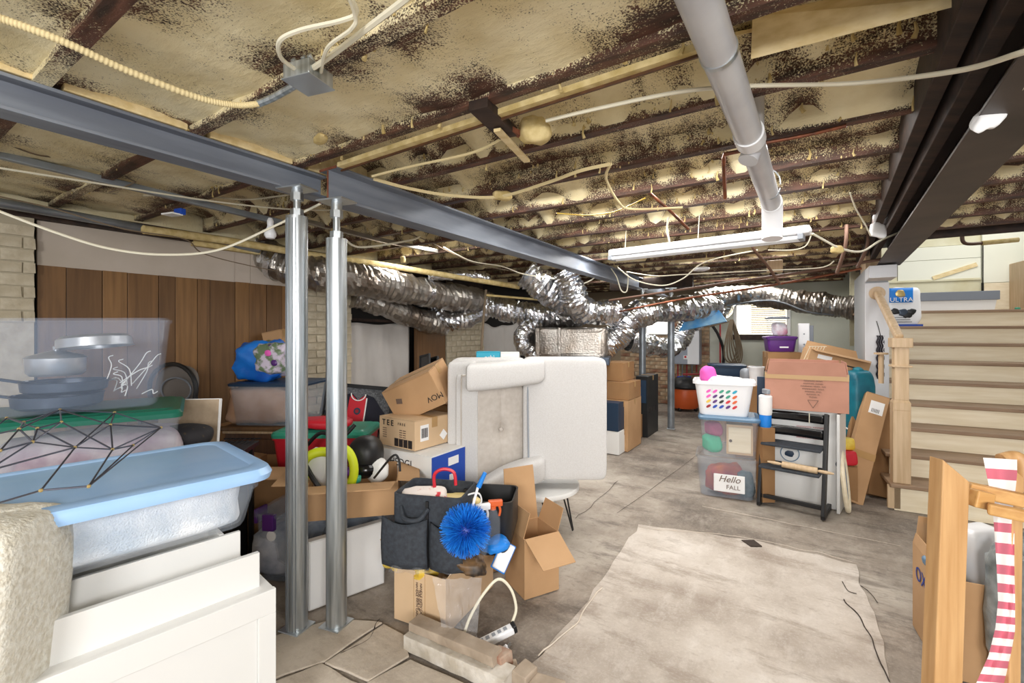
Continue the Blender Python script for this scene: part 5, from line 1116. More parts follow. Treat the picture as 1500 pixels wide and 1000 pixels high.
# tufted seat cushion, slanting away, with centre seam and button
def seatf(u, v):
    x = cx(694)+(cx(771)-cx(694))*u; z = czz(704)+(czz(552)-czz(704))*v
    y = -.125+.19*u; b = math.exp(-((u-.52)**2*60+(v-.5)**2*140)); s = math.exp(-((u-.52)**2)*700)
    return Vector((x, y-.03*math.sin(PI*u)**.6*math.sin(PI*v)**.4+.055*b+.012*s, z))
m = MB(); m.grid(seatf, 40, 50); m.build('seat_cushion', K['fabric_tan'], ch, thick=.006)
MB().soft(cx(734), -.02, czz(628), .03, .02, .03, 1, 12, 8).build('button', K['fabric_tan'], ch)
m = MB(); m.tube(smooth([(cx(773), -.01, czz(560)), (cx(773), -.03, czz(600)), (cx(774), -.03, czz(670))], 8), .006, 6); m.build('seam', K['grey_plastic'], ch)
def arm(pts, r, nm):
    q = smooth([Vector(p) for p in pts], 10); m = MB(); n = 28; rings = []
    for i, p in enumerate(q):
        t = i/(len(q)-1); s = 1 if .06 < t < .94 else (.93 if .02 < t < .98 else .72); rg = []
        for k in range(n):
            a = 2*PI*k/n; f = lambda x: math.copysign(abs(x)**.45, x); rg.append(p+Vector((0, f(math.cos(a))*r*1.0*s, f(math.sin(a))*r*.86*s)))
        rings.append(rg)
    m = rloft(rings); return m.build(nm, K['fabric'], ch)
arm([(cx(691), -.34, czz(545)), (cx(728), -.22, czz(545)), (cx(796), -.02, czz(541))], .098, 'armrest')
arm([(cx(700), -.30, czz(706)), (cx(742), -.16, czz(690)), (cx(797), .0, czz(683))], .095, 'armrest')
m = MB(); m.tube(smooth([(cx(679), -.135, czz(690)), (cx(679), -.14, czz(560)), (cx(682), -.14, czz(548)), (cx(690), -.13, czz(547))], 6), .005, 6); m.build('piping', K['fabric_tan'], ch)
# boxes on top behind it
ob = carton('teal_box', 'teal box lettered orbi behind the armchair top edge', P(715, 530, 3.62), .19, .12, .08, 0, 'teal', tape=False); face_text(ob, 'orbi', .01, .035, .05, 'paper')
carton('white_box', 'flat white box beside the teal box behind the armchair', P(747, 530, 3.62), .15, .12, .075, 0, 'white', tape=False)
zz = CH+(HZ-530)/F*3.62
carton('cardboard_box', 'tall carton behind the armchair carrying the teal box', Vector((at(728, 3.56).x, 3.56, 0)), .46, .34, zz-.005, 0, 'carton_dark')

# ---------------------------------------------------------------- foreground cartons
fo = carton('open_carton', 'foreground open cardboard box under the charcoal tote', Vector((-.44, 2.155, 0)), .30, .46, .26, R(-26), 'carton_light', [('left', .42, .15, 55), ('right', .42, .14, 35)])
for i, s in enumerate(('HANDLE WITH CARE', 'THIS SIDE UP', 'HANDLE WITH CARE')): text(s, .017, K['ink_grey'], fo, (.0+.012*i-.01, -.004, .13), rot=(PI/2, R(90), 0), name='print_strip')
m = MB(); m.box(-.03, -.0015, .13, .001, .001, .25); m.box(.035, -.0015, .13, .001, .001, .25); m.build('tape_edge', K['tape'], fo)
heap('yellow_bag', 'yellow printed plastic bag in the foreground open box', 'bag', fo.location+Vector((-.02, .16, .20)), .30, .26, .10, 'yellow', .3, 12, .5, (R(0), 0, R(-26)))
bm2 = thing('plastic_wrap', 'clear plastic wrap spilling down the corner of the foreground box', 'plastic wrap', P(668, 845, 2.06))
def wrapf(u, v):
    x = -.10+.22*u; z = .02-.26*v; return Vector((x*(1-.35*v)+.02*v, -.05-.03*v+.018*nz(u*7, v*4, 1)+.012*nz(u*15, v*9, 2)+.05*(u-.5)**2, z+.01*nz(u*6, 0, 3)))
m = MB(); m.grid(wrapf, 26, 26); m.build('film_sheet', K['film'], bm2)
m = MB(); m.grid(lambda u, v: Vector((-.30+.4*u, -.03+.12*v+.01*nz(u*6, v*6, 1), .035+.02*nz(u*8, v*6, 5))), 20, 10); m.build('film_fold', K['film'], bm2)
tp = thing('tote_bag', 'charcoal fabric tote organiser with side pockets on the foreground box', 'bag', P(626, 832, 2.10), R(-12)); tp.scale = (1.12, 1.1, 1.12)
def totef(t): return None
rloft([rrect(.26, .19, .03, 0, 5, 0, .10), rrect(.31, .21, .04, .08, 5, 0, .10), rrect(.31, .22, .03, .2, 5, 0, .10), rrect(.30, .22, .02, .30, 5, 0, .10), rrect(.285, .205, .02, .30, 5, 0, .10), rrect(.28, .2, .02, .05, 5, 0, .10)]).build('tote_body', K['charcoal'], tp)
m = MB(); m.grid(lambda u, v: Vector((-.19+.20*u, -.022-.022*math.sin(PI*u)-.01*math.sin(PI*v), .01+(.20-.02*math.sin(PI*u))*v)), 14, 8); m.build('front_pocket', K['charcoal'], tp, thick=.006)
m = MB(); m.grid(lambda u, v: Vector((.02+.14*u, -.018-.022*math.sin(PI*u)-.01*math.sin(PI*v), .01+(.19-.02*math.sin(PI*u))*v)), 10, 8); m.build('front_pocket', K['charcoal'], tp, thick=.006)
m = MB(); m.tube(smooth([(-.11, -.015, .25), (-.08, -.045, .215), (-.02, -.045, .215), (.01, -.015, .25)], 6), .009, 8); m.build('handle', K['charcoal'], tp)
m = MB(); m.box(.005, -.012, .14, .012, .012, .28); m.build('zip_seam', K['black'], tp)
bt2 = thing('tote_bag', 'black cloth bag full of cleaning supplies behind the blue duster', 'bag', P(700, 812, 2.30), R(-8))
rloft([rrect(.30, .2, .04, 0, 5, 0, .1), rrect(.36, .26, .05, .12, 5, 0, .1), rrect(.36, .27, .04, .28, 5, 0, .1), rrect(.345, .25, .04, .28, 5, 0, .1), rrect(.3, .2, .03, .1, 5, 0, .1)]).build('bag_body', K['black'], bt2)
du = thing('duster_ball', 'round bright blue bristle duster head leaning on the tote bag', 'duster', P(682, 776, 2.02)); random.seed(11)
MB().soft(0, 0, 0, .10, .10, .10, 1, 16, 10).build('core', K['blue'], du)
m = MB()
for i in range(2600):
    d = Vector((random.gauss(0, 1), random.gauss(0, 1), random.gauss(0, 1))).normalized(); r = .112+random.uniform(-.010, .006); n = d.orthogonal().normalized(); n = (n*math.cos(i)+d.cross(n)*math.sin(i))
    tip = d*r+n*random.uniform(0, .012); a = .0013
    m.add([d*.04+n*a, d*.04-n*a, tip-n*a*.9, tip+n*a*.9], [(0, 1, 2, 3)])
o = m.build('bristles', mat('bristle', c(36, 146, 240), .5, col2=c(16, 104, 206), sc=16), du); o['kind'] = 'stuff'
MB().cyl((.02, .03, .06), (.055, .03, .19), .006, 8).build('stick', K['plastic_white'], du)
MB().cyl((.055, .03, .18), (.085, .03, .245), .012, 10, .009).build('handle', K['bright_blue'], du)
MB().tube(smooth([(-.12, .05, .13), (-.12, .05, .19), (-.08, .05, .215), (-.03, .05, .20), (-.02, .05, .14)], 6), .008, 8).build('unused_loop', K['red'], None, loc=P(672, 760, 2.1)); o = bpy.data.objects[-1] if 0 else None
for ob_ in list(COL.objects):
    if ob_.name.startswith('unused_loop'): ob_.name = 'red_scissors'; tag(ob_, 'red handled loop sticking out of the black cloth bag', 'scissors')
heap('rubber_gloves', 'pale yellow rubber gloves on top of the cleaning supplies', 'gloves', P(678, 742, 2.25), .20, .10, .06, mat('glove_yellow', c(236, 214, 150), .5), .3, 14, .6)
heap('checked_cloth', 'white and red checked cloth tucked in the charcoal tote', 'cloth', P(622, 738, 2.2), .22, .14, .07, mat('checked', c(236, 226, 220), .9, col2=c(206, 60, 70), sc=12, lo=.55, hi=.6), .25, 10, .5)
pipe('loose_twine', 'thin white cord curled over the cleaning supplies', [P(662, 745, 2.15), P(678, 728, 2.15), P(700, 722, 2.15), P(705, 735, 2.15), P(695, 742, 2.13), P(680, 752, 2.1)], .004, 'white', 'cord')
def spray(label, loc, body, trig, rz=0, group=None):
    t = thing('spray_bottle', label, 'bottle', loc, rz, group)
    MB().lathe([(0, -.2), (.032, -.2), (.036, -.18), (.036, -.06), (.02, -.02), (.014, 0)], 18).build('bottle_body', K[body], t)
    m = MB(); m.box(.012, 0, .018, .07, .024, .03); m.box(-.03, 0, .012, .02, .018, .02); m.build('spray_head', K[trig], t, bevel=.005)
    m = MB(); m.tube(smooth([(.03, 0, .005), (.036, 0, -.02), (.03, 0, -.045)], 4), .006, 8); m.build('trigger', K[trig], t)
    MB().cyl((0, 0, -.012), (0, 0, .006), .016, 14).build('screw_collar', K[trig], t); return t
spray('spray bottle with white trigger among the cleaning supplies', P(704, 748, 2.16), 'clear', 'plastic_white', R(20))
spray('spray bottle with orange-red trigger right of the white one', P(722, 742, 2.2), 'clear', 'orange', R(10))
spray('spray bottle with dark grey head behind the yellow gloves', P(692, 726, 2.28), 'clear_grey', 'black', R(160))
heap('blue_glove', 'bright blue work glove lying right of the duster', 'glove', P(728, 805, 2.2), .12, .10, .05, 'bright_blue', .35, 14, .6, (0, R(-14), R(30)))
sc_ = thing('scrub_pad', 'white and blue mop pad hanging over the box edge', 'mop pad', P(738, 815, 2.28), 0, None, (R(-30), R(30), 0))
m = MB(); m.box(0, 0, 0, .07, .012, .13); m.build('pad', K['plastic_white'], sc_, bevel=.01); m = MB(); m.box(0, .008, 0, .08, .008, .14); m.build('rim', K['bright_blue'], sc_, bevel=.01)
heap('brown_belt', 'brown and black leather straps bunched before the black bag', 'straps', P(690, 838, 2.08), .16, .10, .07, mat('leather', c(120, 90, 56), .5, col2=c(30, 24, 20), sc=14), .4, 18, .6)
# right tall cartons
tc = carton('open_carton', 'open box with a tall raised back flap between tote and table', Vector((.165, 2.44, 0)), .215, .22, .315, R(33-90+57), 'carton', [('front', .21, .19, 118), ('back', .21, .30, 8), ('right', .2, .12, 20), ('left', .2, .13, -20)])
tc.rotation_euler = (0, 0, R(28)); tc.location = Vector((.16, 2.42, 0))
carton('cardboard_box', 'brown carton standing behind the tall-flap box', Vector((.0, 2.70, 0)), .26, .2, .36, R(26), 'carton_dark')
# power strip and cord
ps = thing('power_strip', 'white power strip lying tilted on the curb edge', 'power strip', P(722, 938, 2.02), 0, None, (R(0), R(-14), R(20)))
m = MB(); m.box(0, 0, .01, .20, .045, .03); m.build('housing', K['plastic_white'], ps, bevel=.006)
for i in range(6): m = MB(); m.box(-.075+.028*i, -.0, .026, .016, .02, .002); m.build('outlet', K['grey_plastic'], ps)
m = MB(); m.box(.105, 0, .012, .02, .04, .034); m.build('end_plug', K['black'], ps, bevel=.004)
pipe('extension_cable', 'cream extension cable arching up from the power strip', [P(678, 935, 2.0), P(688, 905, 2.02), P(708, 870, 2.05), P(730, 848, 2.08), P(748, 862, 2.1), P(756, 890, 2.1), P(750, 912, 2.08)], .0065, 'cable', 'cord')
pg = thing('cord_plug', 'white three-pin plug lying right of the power strip', 'plug', P(738, 952, 1.95), 0, None, (R(0), R(-40), R(10)))
m = MB(); m.box(0, 0, 0, .045, .024, .022); m.build('plug_body', K['plastic_white'], pg, bevel=.006)
for y in (-.006, .006): m = MB(); m.box(.03, y, 0, .02, .002, .006); m.build('pin', K['zinc'], pg)
# curb and broken bricks
p = fp(596, 948); q = fp(742, 1016); dl = (q-p)
cbk = thing('concrete_curb', 'broken strip of white-smeared concrete curb in the foreground', 'curb', p, math.atan2(dl.y, dl.x)); L_ = dl.length
def curbf(nm, y0, y1, z0, z1, mt, l0=0, l1=L_):
    m = MB(); rings = []; n = 16
    for i in range(n+1):
        x = l0+(l1-l0)*i/n; j = lambda s: .006*nz(x*14, s*5, 2)
        rings.append([Vector((x+j(9)*2, y0+j(1), z0)), Vector((x+j(7)*2, y1+j(2), z0)), Vector((x+j(5)*2, y1+j(3), z1+j(4))), Vector((x+j(8)*2, y0+j(6), z1+j(0)))])
    return rloft(rings, sm=False).build(nm, K[mt], cbk, bevel=.003)
curbf('lower_course', -.02, .07, 0, .065, 'curb_white'); curbf('upper_course', .012, .085, .066, .105, 'concrete', .0, L_*.86)
def brick(label, u, v, rz, s=(.1, .08, .06), mt='brick_red', z=0):
    p = fp(u, v); m = MB(); m.box(0, 0, s[2]/2, *s)
    m.v = [tuple(Vector(x)+Vector((nz(x[0]*40, x[1]*40, 1), nz(x[0]*40, x[2]*50, 3), nz(x[1]*40, x[2]*60, 5)))*.012) for x in m.v]
    o = m.build('broken_brick', K[mt], None, bevel=.006, loc=p+Vector((0, 0, z)), rot=(R(4), R(-6), rz)); return tag(o, label, 'brick', 'broken bricks by the curb')
brick('broken red-brown brick end at the right tip of the curb', 735, 985, R(-40), (.07, .07, .09))
brick('pale broken brick standing beyond the curb end', 768, 1002, R(50), (.08, .07, .075), 'concrete')
brick('flat broken brick at the bottom edge right of the curb', 800, 1022, R(-30), (.13, .10, .05), 'concrete')
brick('small rubble lump between the curb and the pale brick', 752, 985, R(10), (.045, .04, .04), 'concrete')

# ---------------------------------------------------------------- boxes stacked down the middle aisle
def stackbox(label, u, d, z, W, D, H, mt, rz=-33, name='cardboard_box', group=None): return carton(name, label, at(u, d, z), W, D, H, R(rz), mt)
zt = lambda v, d: CH+(HZ-v)/F*d
stackbox('white plastic-wrapped box lowest beside the armchair edge', 893, 5.2, 0, .22, .4, .26, 'white', name='wrapped_box')
stackbox('dark navy box above the white one beside the armchair edge', 892, 5.2, .264, .22, .4, .32, 'navy', name='navy_box')
stackbox('tall upright carton next in the aisle row, bottom', 904, 5.35, 0, .26, .5, .59, 'carton', name='tall_carton')
stackbox('square carton on top of the tall aisle carton', 903, 5.38, .595, .30, .45, .20, 'carton_dark')
stackbox('upper carton with red strip, topmost of the aisle stack', 897, 5.5, .80, .26, .42, .22, 'carton_dark')
stackbox('narrow green-edged carton in the aisle row', 920, 5.75, 0, .08, .4, .60, 'teal_lid', name='green_box')
stackbox('brown carton beyond the green-edged one', 929, 5.95, 0, .12, .4, .30, 'carton_dark')
stackbox('pale blue box on the brown carton in the aisle row', 928, 6.0, .304, .13, .4, .36, 'steelblue_lid', name='pale_blue_box')
tbx = stackbox('tall glossy black box with picture side at the end of the aisle row', 940, 6.05, 0, .16, .5, .80, 'black', name='tall_black_box')
m = MB(); m.box(-.0, -.003, .6, .12, .004, .3); m.build('picture_panel', K['navy'], tbx)
for i in range(3): m = MB(); m.box(.081, .1+.12*i, .35, .003, .05, .07); m.build('print_mark', K['ink'], bpy.data.objects[tbx.name])
# ---------------------------------------------------------------- right middle: bins, basket, high chair
RB = math.atan2(-.19, .41)
hf = bin_('storage_bin', 'smoky clear lower bin of autumn decorations with a Hello FALL sign', Vector((1.79, 3.80, 0)), .47, .36, .34, RB, 'clear_grey', None, .88, r=.05)
m = MB(); m.box(.02, -.006+.012, .13, .235, .008, .145); o = m.build('sign_board', K['paper'], hf, bevel=.003)
text('Hello', .075, K['ink_grey'], hf, (.02, -.001, .165), shear=.35); text('FALL', .05, K['ink_grey'], hf, (.05, -.001, .10))
heap('autumn_decorations', 'red and orange cloth decorations inside the Hello FALL bin', 'decorations', Vector((1.86, 3.96, .01)), .30, .20, .24, mat('autumn', c(176, 60, 70), .8, col2=c(206, 110, 60), sc=8), .25, 10, .6)
heap('autumn_decorations', 'dark green garland in the right of the Hello FALL bin', 'decorations', Vector((1.98, 3.88, .01)), .14, .16, .2, mat('garland', c(60, 84, 88), .8, col2=c(110, 130, 140), sc=12), .3, 14, .7)
ub_ = bin_('storage_bin', 'clear bin with slate-blue lid holding craft cloth, under the laundry basket', Vector((1.80, 3.78, .345)), .45, .36, .315, RB, 'clear', 'steelblue_lid', .90, r=.05, lidh=.03)
sb_ = thing('wooden_box', 'small light wooden cupboard box standing inside the slate-lid bin', 'wooden box', Vector((1.895, 3.79, .36)), RB)
m = MB(); m.box(0, .08, .13, .20, .12, .25); m.build('box_body', K['carton_light'], sb_, bevel=.003); m = MB(); m.box(0, .016, .13, .17, .01, .21); m.build('door', K['oak_x'], sb_, bevel=.003)
m = MB(); m.cyl((-.068, .012, .12), (-.068, .002, .12), .012, 12); m.build('knob', K['brown_wood'], sb_)
heap('craft_cloth', 'mint green cloth in the slate-lid bin', 'cloth', Vector((1.745, 3.97, .36)), .14, .16, .14, mat('mint', c(70, 190, 150), .9), .2, 10, .6)
heap('craft_cloth', 'magenta cloth above the mint green cloth', 'cloth', Vector((1.77, 4.0, .49)), .13, .15, .12, mat('magenta', c(176, 70, 120), .9), .2, 10, .6)
lk = thing('laundry_basket', 'white laundry basket with rows of oval holes showing coloured clothes', 'laundry basket', Vector((1.765, 3.80, .69)), RB)
W, D, H = .47, .34, .29; rr = lambda s, z: rrect(W*s, D*s, .05, z, 5, 0, D/2)
rloft([rr(.78, 0), rr(.80, .012), rr(.95, H-.03), rr(1.03, H-.028), rr(1.03, H), rr(.96, H), rr(.93, H-.03), rr(.78, .012)]).build('basket_body', K['plastic_white'], lk)
HC = [['pink', 'pink', 'teal_lid', 'teal_lid', 'teal'], ['pink', 'purple', 'navy', 'teal_lid', 'orange'], ['yellow', 'purple', 'black', 'red', 'orange'], ['dark_red', 'blue', 'blue', 'purple', 'red']]
for i in range(4):
    for j in range(5):
        z = .075+.043*(3-i); s = .80+.15*z/H; y = D/2*(1-s)+.002; x = -.115+.05*j+.0
        m = MB(); m.add([Vector((x+.018*math.cos(a)+.005*math.sin(a), y-.004-.012*math.sin(a)*0, z+.014*math.sin(a)+.006*math.cos(a))) for a in [k*PI/8 for k in range(16)]], [tuple(range(16))])
        o = m.build('oval_hole', K[HC[i][j]], lk, thick=.004)
heap('folded_laundry', 'white and aqua laundry heaped in the basket', 'clothes', Vector((1.85, 3.94, .86)), .34, .22, .15, mat('laundry', c(226, 230, 234), .9, col2=c(150, 206, 206), sc=5, lo=.55, hi=.62), .2, 10, .5)
heap('pink_hat', 'bright pink knitted hat at the left end of the basket', 'hat', Vector((1.70, 3.95, .95)), .13, .12, .15, 'pink', .15, 10, .75)
heap('white_pompom', 'white pompom beside the pink hat', 'pompom', Vector((1.77, 3.95, .965)), .055, .055, .06, 'white', .3, 40, 1)
# paper towels and spray bottle between basket and pink carton
ptw = thing('spray_bottle', 'clear spray bottle with blue liquid between basket and pinkish carton', 'bottle', Vector((2.07, 3.72, .62)))
MB().lathe([(0, 0), (.04, 0), (.045, .02), (.045, .10), (.04, .16), (.02, .2), (.016, .23), (0, .23)], 20).build('bottle_body', K['bright_blue'], ptw)
MB().lathe([(.046, .10), (.05, .12), (.05, .25), (.04, .26), (.0, .26)], 20).build('paper_wrap', K['paper'], ptw)
m = MB(); m.box(0, -.01, .29, .03, .08, .04); m.build('spray_head', K['grey_plastic'], ptw, bevel=.008)
m = MB(); m.box(0, 0, -.30, .10, .10, .60); o = m.build('plinth_box', K['carton_dark'], ptw)
# big white carton under the pinkish one, high chair before it
wc = carton('white_carton', 'big white printed carton behind the black high chair', Vector((2.34, 3.70, 0)), .54, .40, .765, R(-33), 'white', tape=False)
MB().lathe([(.062, 0), (.068, .001), (.068, .003), (.062, .003)], 32, (-.07, -.003, .40), rot=(PI/2, 0, 0)).build('emblem_ring', K['steelblue_lid'], wc)
m = MB(); m.soft(-.07, -.004, .395, .07, .004, .05, 1, 12, 6, None, .4, 50); m.build('emblem_picture', K['navy'], wc)
for i in range(5): text('mmnnm nnmm', .022, K['ink_red'], wc, (.07, -.004, .63-.022*i), sx=1.4)
m = MB(); m.add([Vector((.255+.02*math.cos(a), -.003, .36+.025*math.sin(a))) for a in [k*PI/8 for k in range(16)]], [tuple(range(16))]); m.build('side_emblem', K['navy'], wc, thick=.002); text('E', .05, K['teal'], wc, (.26, -.004, .29))
wp = thing('white_sheet_board', 'tall white board edge standing right of the high chair', 'board', Vector((2.50, 3.49, 0)), R(-44))
m = MB(); m.box(0, .14, .38, .02, .28, .76); m.build('board', K['white_paint'], wp, bevel=.002)
pk = carton('pinkish_carton', 'large pinkish cardboard box printed with a triangle, on the white carton', Vector((2.32, 3.60, .77)), .56, .36, .27, R(-30), 'carton_pink', [('front', .54, .12, 12), ('back', .54, .12, -8), ('left', .34, .12, -10), ('right', .34, .12, -8)])
for i, s in enumerate(('nnmm nnn', 'mnnm nmn', 'nnmnn mm nn', 'mnnmm nnn', 'nnnm mn', 'nmnn n', 'nmn')): text(s, .022, K['ink_grey'], pk, (.05, -.004, .24-.021*i), sx=1.3, name='print_line')
m = MB(); q = [(-.035, .088), (.035, .088), (0, .028)]
for i in range(3): m.bar((.05+q[i][0], -.004, q[i][1]), (.05+q[(i+1) % 3][0], -.004, q[(i+1) % 3][1]), .003, .003)
m.build('triangle_mark', K['ink_grey'], pk)
m = MB(); m.box(.0, -.003, .272, .56, .003, .05); m.build('tape', K['tape'], pk)
# high chair
p0 = fp(1110, 738); p1 = fp(1209, 761); dx_ = (p1-p0); hw = dx_.length
hc = thing('high_chair', 'black adjustable wooden high chair with notched sides before the white carton', 'chair', p0, math.atan2(dx_.y, dx_.x))
for x, s in ((0.012, 1), (hw-.012, -1)):
    m = MB(); a = Vector((x, 0, .02)); b = Vector((x, .16, .76)); n = Vector((0, -.77, .26)).normalized()
    m.bar(a, b, .024, .085, (0, -1, .3)); m.build('side_upright', K['black'], hc, bevel=.004)
    m = MB(); m.bar((x, -.03, .02), (x, .46, .02), .028, .04); m.build('base_runner', K['black'], hc, bevel=.004)
    m = MB()
    for i in range(14): t = .12+.045*i; q = a.lerp(b, t); m.box(q.x+s*.013, q.y+.03, q.z-.01, .004, .05, .014, (R(0), 0, 0))
    m.build('groove', K['grey_lid'], hc)
def yb(z): return (z-.02)*.16/.74
for z, h in ((.715, .07), (.60, .075)):
    m = MB(); m.grid(lambda u, v, z=z, h=h: Vector((.025+(hw-.05)*u, yb(z)+.0+.03*math.sin(PI*u), z-h/2+h*v)), 14, 3); m.build('backrest_slat', K['black_gloss'], hc, thick=.012)
m = MB(); m.box(hw/2, yb(.50)-.02, .50, hw-.05, .22, .018); m.build('seat', K['charcoal'], hc, bevel=.006, seg=3)
m = MB(); m.box(hw/2, yb(.33)-.03, .33, hw-.05, .26, .018); m.build('footrest', K['charcoal'], hc, bevel=.006, seg=3)
m = MB(); m.bar((.02, .02, .075), (hw-.02, .02, .075), .03, .03); m.build('crossbar', K['black'], hc, bevel=.003)
m = MB(); m.bar((.02, .40, .05), (hw-.02, .40, .05), .03, .03); m.build('crossbar', K['black'], hc, bevel=.003)
m = MB(); m.cyl((hw*.72, yb(.715)+.01, .755), (hw*.72, yb(.715)+.01, .675), .003, 6); m.build('tie_string', K['cable'], hc)
rp = thing('rolling_pin', 'wooden rolling pin lying across the high chair footrest', 'rolling pin', hc.matrix_world.translation+Vector((0, 0, 0)))
hcM = Matrix.Translation(p0) @ Matrix.Rotation(math.atan2(dx_.y, dx_.x), 4, 'Z')
rp.location = hcM @ Vector((hw*.62, yb(.33)-.11, .366)); rp.rotation_euler = (0, R(2), math.atan2(dx_.y, dx_.x)+R(4))
m = MB(); m.cyl((-.10, 0, 0), (.13, 0, 0), .024, 24); m.build('barrel', K['oak'], rp, bevel=.005)
for s in (-1, 1):
    x0 = -.10 if s < 0 else .13; m = MB(); m.tube([(x0, 0, 0), (x0+s*.02, 0, 0), (x0+s*.055, 0, 0), (x0+s*.10, 0, 0)], lambda t: (.008, .012, .013, .006)[min(3, int(t*3.01))], 12); m.build('handle', K['oak'], rp)

# ---------------------------------------------------------------- things behind the basket and the pinkish carton
sh = thing('storage_shelf', 'low dark shelf unit against the far drywall behind the cartons', 'shelf', at(1120, 5.6, 0), R(-33))
for z in (.35, .93): m = MB(); m.box(.35, .2, z, 1.9, .45, .03); m.build('shelf_board', K['brown_wood'], sh, bevel=.003)
for x in (-.55, 1.25):
    for y in (.02, .38): m = MB(); m.box(x, y, .46, .05, .04, .92); m.build('upright', K['brown_wood'], sh)
def on(u, d): return at(u, d, .948)
bin_('navy_bin', 'navy lidded tote behind the laundry basket', at(1066, 5.75, .80), .42, .30, .16, R(-20), 'navy', 'navy', .9, lidh=.02)
carton('cardboard_box', 'carton holding up the navy tote behind the basket', at(1066, 5.75, 0), .40, .30, .795, R(-20), 'carton_dark')
heap('grey_pitcher', 'grey plastic jug right of the navy tote', 'jug', at(1096, 5.3, .80), .16, .14, .17, 'grey_plastic', .08, 8, .5)
wbk = thing('white_bucket', 'small white bucket behind the basket next to the dark panel', 'bucket', at(1108, 5.1, .80)); MB().lathe([(0, 0), (.06, 0), (.08, .19), (.084, .19), (.084, .205), (.07, .205)], 24).build('bucket_body', K['plastic_white'], wbk)
carton('cardboard_box', 'carton beneath the grey jug and the white bucket', at(1102, 5.0, 0), .34, .45, .795, R(-20), 'carton_dark')
dp = thing('dark_panel', 'dark navy flat panel edge left of the pinkish carton', 'panel', at(1121, 4.1, .5), R(-30)); m = MB(); m.box(0, 0, .24, .13, .03, .50); m.build('panel_board', K['navy'], dp, bevel=.003); m = MB(); m.box(0, 0, -.25, .13, .03, .5); m.build('lower_board', K['black'], dp)
pu = bin_('purple_bin', 'purple lidless tote with a white label above the pinkish carton', at(1146, 5.2, 1.165), .30, .26, .16, R(-18), 'purple', 'purple', .88, lidh=.02)
m = MB(); m.box(.02, .012, .085, .09, .004, .08); m.build('label', K['paper'], pu)
gb2 = bin_('storage_bin', 'small clear bin with grey lid on top of the purple tote', at(1141, 5.24, 1.35), .20, .20, .20, R(-18), 'clear', 'grey_lid', .86, lidh=.02)
heap('folded_clothes', 'pink and white clothes in the grey-lid bin on the purple tote', 'clothes', at(1142, 5.34, 1.352), .14, .14, .15, mat('pinkwhite', c(226, 222, 226), .9, col2=c(206, 120, 140), sc=9), .2, 12, .5)
carton('cardboard_box', 'stacked carton under the purple tote behind the pinkish carton', at(1150, 5.15, .95), .34, .3, .21, R(-18), 'carton_dark')
sp_ = thing('speaker_tower', 'narrow white tower device standing right of the purple tote', 'device', at(1178, 5.3, .948), R(-25)); m = MB(); m.box(0, .04, .27, .11, .06, .55); m.build('tower_body', K['plastic_white'], sp_, bevel=.006); m = MB(); m.box(.075, .06, .27, .04, .09, .50); m.build('side_panel', K['grey_lid'], sp_, bevel=.004)
for z in (.15, .3, .42): MB().cyl((.0, .008, z), (.0, .002, z), .008, 10).build('screw', K['grey_lid'], sp_)
bx2 = carton('open_carton', 'long brown carton tilted open behind the pinkish carton', at(1222, 4.4, .96), .50, .35, .22, 0, 'carton', [('front', .48, .10, 100), ('back', .48, .1, 40)], rot=(0, R(14), R(-22)))
m = MB(); m.box(-.12, -.003, .16, .12, .003, .04); m.build('label', K['paper'], bx2)
m = MB(); m.box(.12, -.003, .13, .12, .003, .012); m.build('handle_slot', K['ink'], bx2)
shelf2 = carton('cardboard_box', 'brown carton supporting the tilted long carton by the teal bag', at(1225, 4.45, 0), .42, .35, .92, R(-22), 'carton_dark')
wm = thing('wire_mesh_basket', 'small pale wire basket left of the tilted long carton', 'basket', at(1190, 4.5, 1.10), R(-20))
for i in range(6): MB().bar((-.08+.025*i, 0, 0), (-.02+.025*i, 0, .15), .004, .004).build('wire', K['cable'], wm)
MB().bar((-.09, 0, 0), (.07, 0, 0), .006, .006).build('rim', K['cable'], wm); MB().bar((-.03, 0, .15), (.12, 0, .15), .006, .006).build('rim', K['cable'], wm)
# teal rolled bag
tl = thing('rolled_bag', 'tall teal rolled sleeping bag standing beside the leaning cartons', 'bag', at(1257, 4.22, 0)); tl.scale = (1.03, 1.03, 1.0)
MB().soft(.0, 0, .72, .205, .20, .64, .42, 32, 26, None, .035, 9).build('bag_body', K['teal_bag'], tl)
m = MB(); m.tube([Vector((.10*math.cos(a), .095*math.sin(a), .50+.02*math.sin(a))) for a in [i*PI/12 for i in range(24)]], .008, 6, closed=True, caps=False); m.build('drawstring', K['white'], tl)
m = MB(); m.soft(0, 0, 1.04, .08, .08, .06, .9, 14, 8, None, .3, 20); m.build('gathered_neck', K['teal_bag'], tl)
carton('cardboard_box', 'small carton hidden under the teal rolled bag', at(1259, 3.98, 0), .24, .24, .40, R(-30), 'carton_dark')
o = heap('yellow_packet', 'yellow printed packet wedged behind the white board', 'packet', at(1240, 3.78, .42), .10, .08, .10, 'yellow', .1, 10, .4)
o = heap('red_packet', 'red and white packet below the yellow one', 'packet', at(1240, 3.76, .30), .14, .09, .12, 'red', .12, 10, .4)
carton('cardboard_box', 'small dark carton under the red and white packet', at(1240, 3.74, 0), .15, .12, .29, R(-30), 'carton_dark')
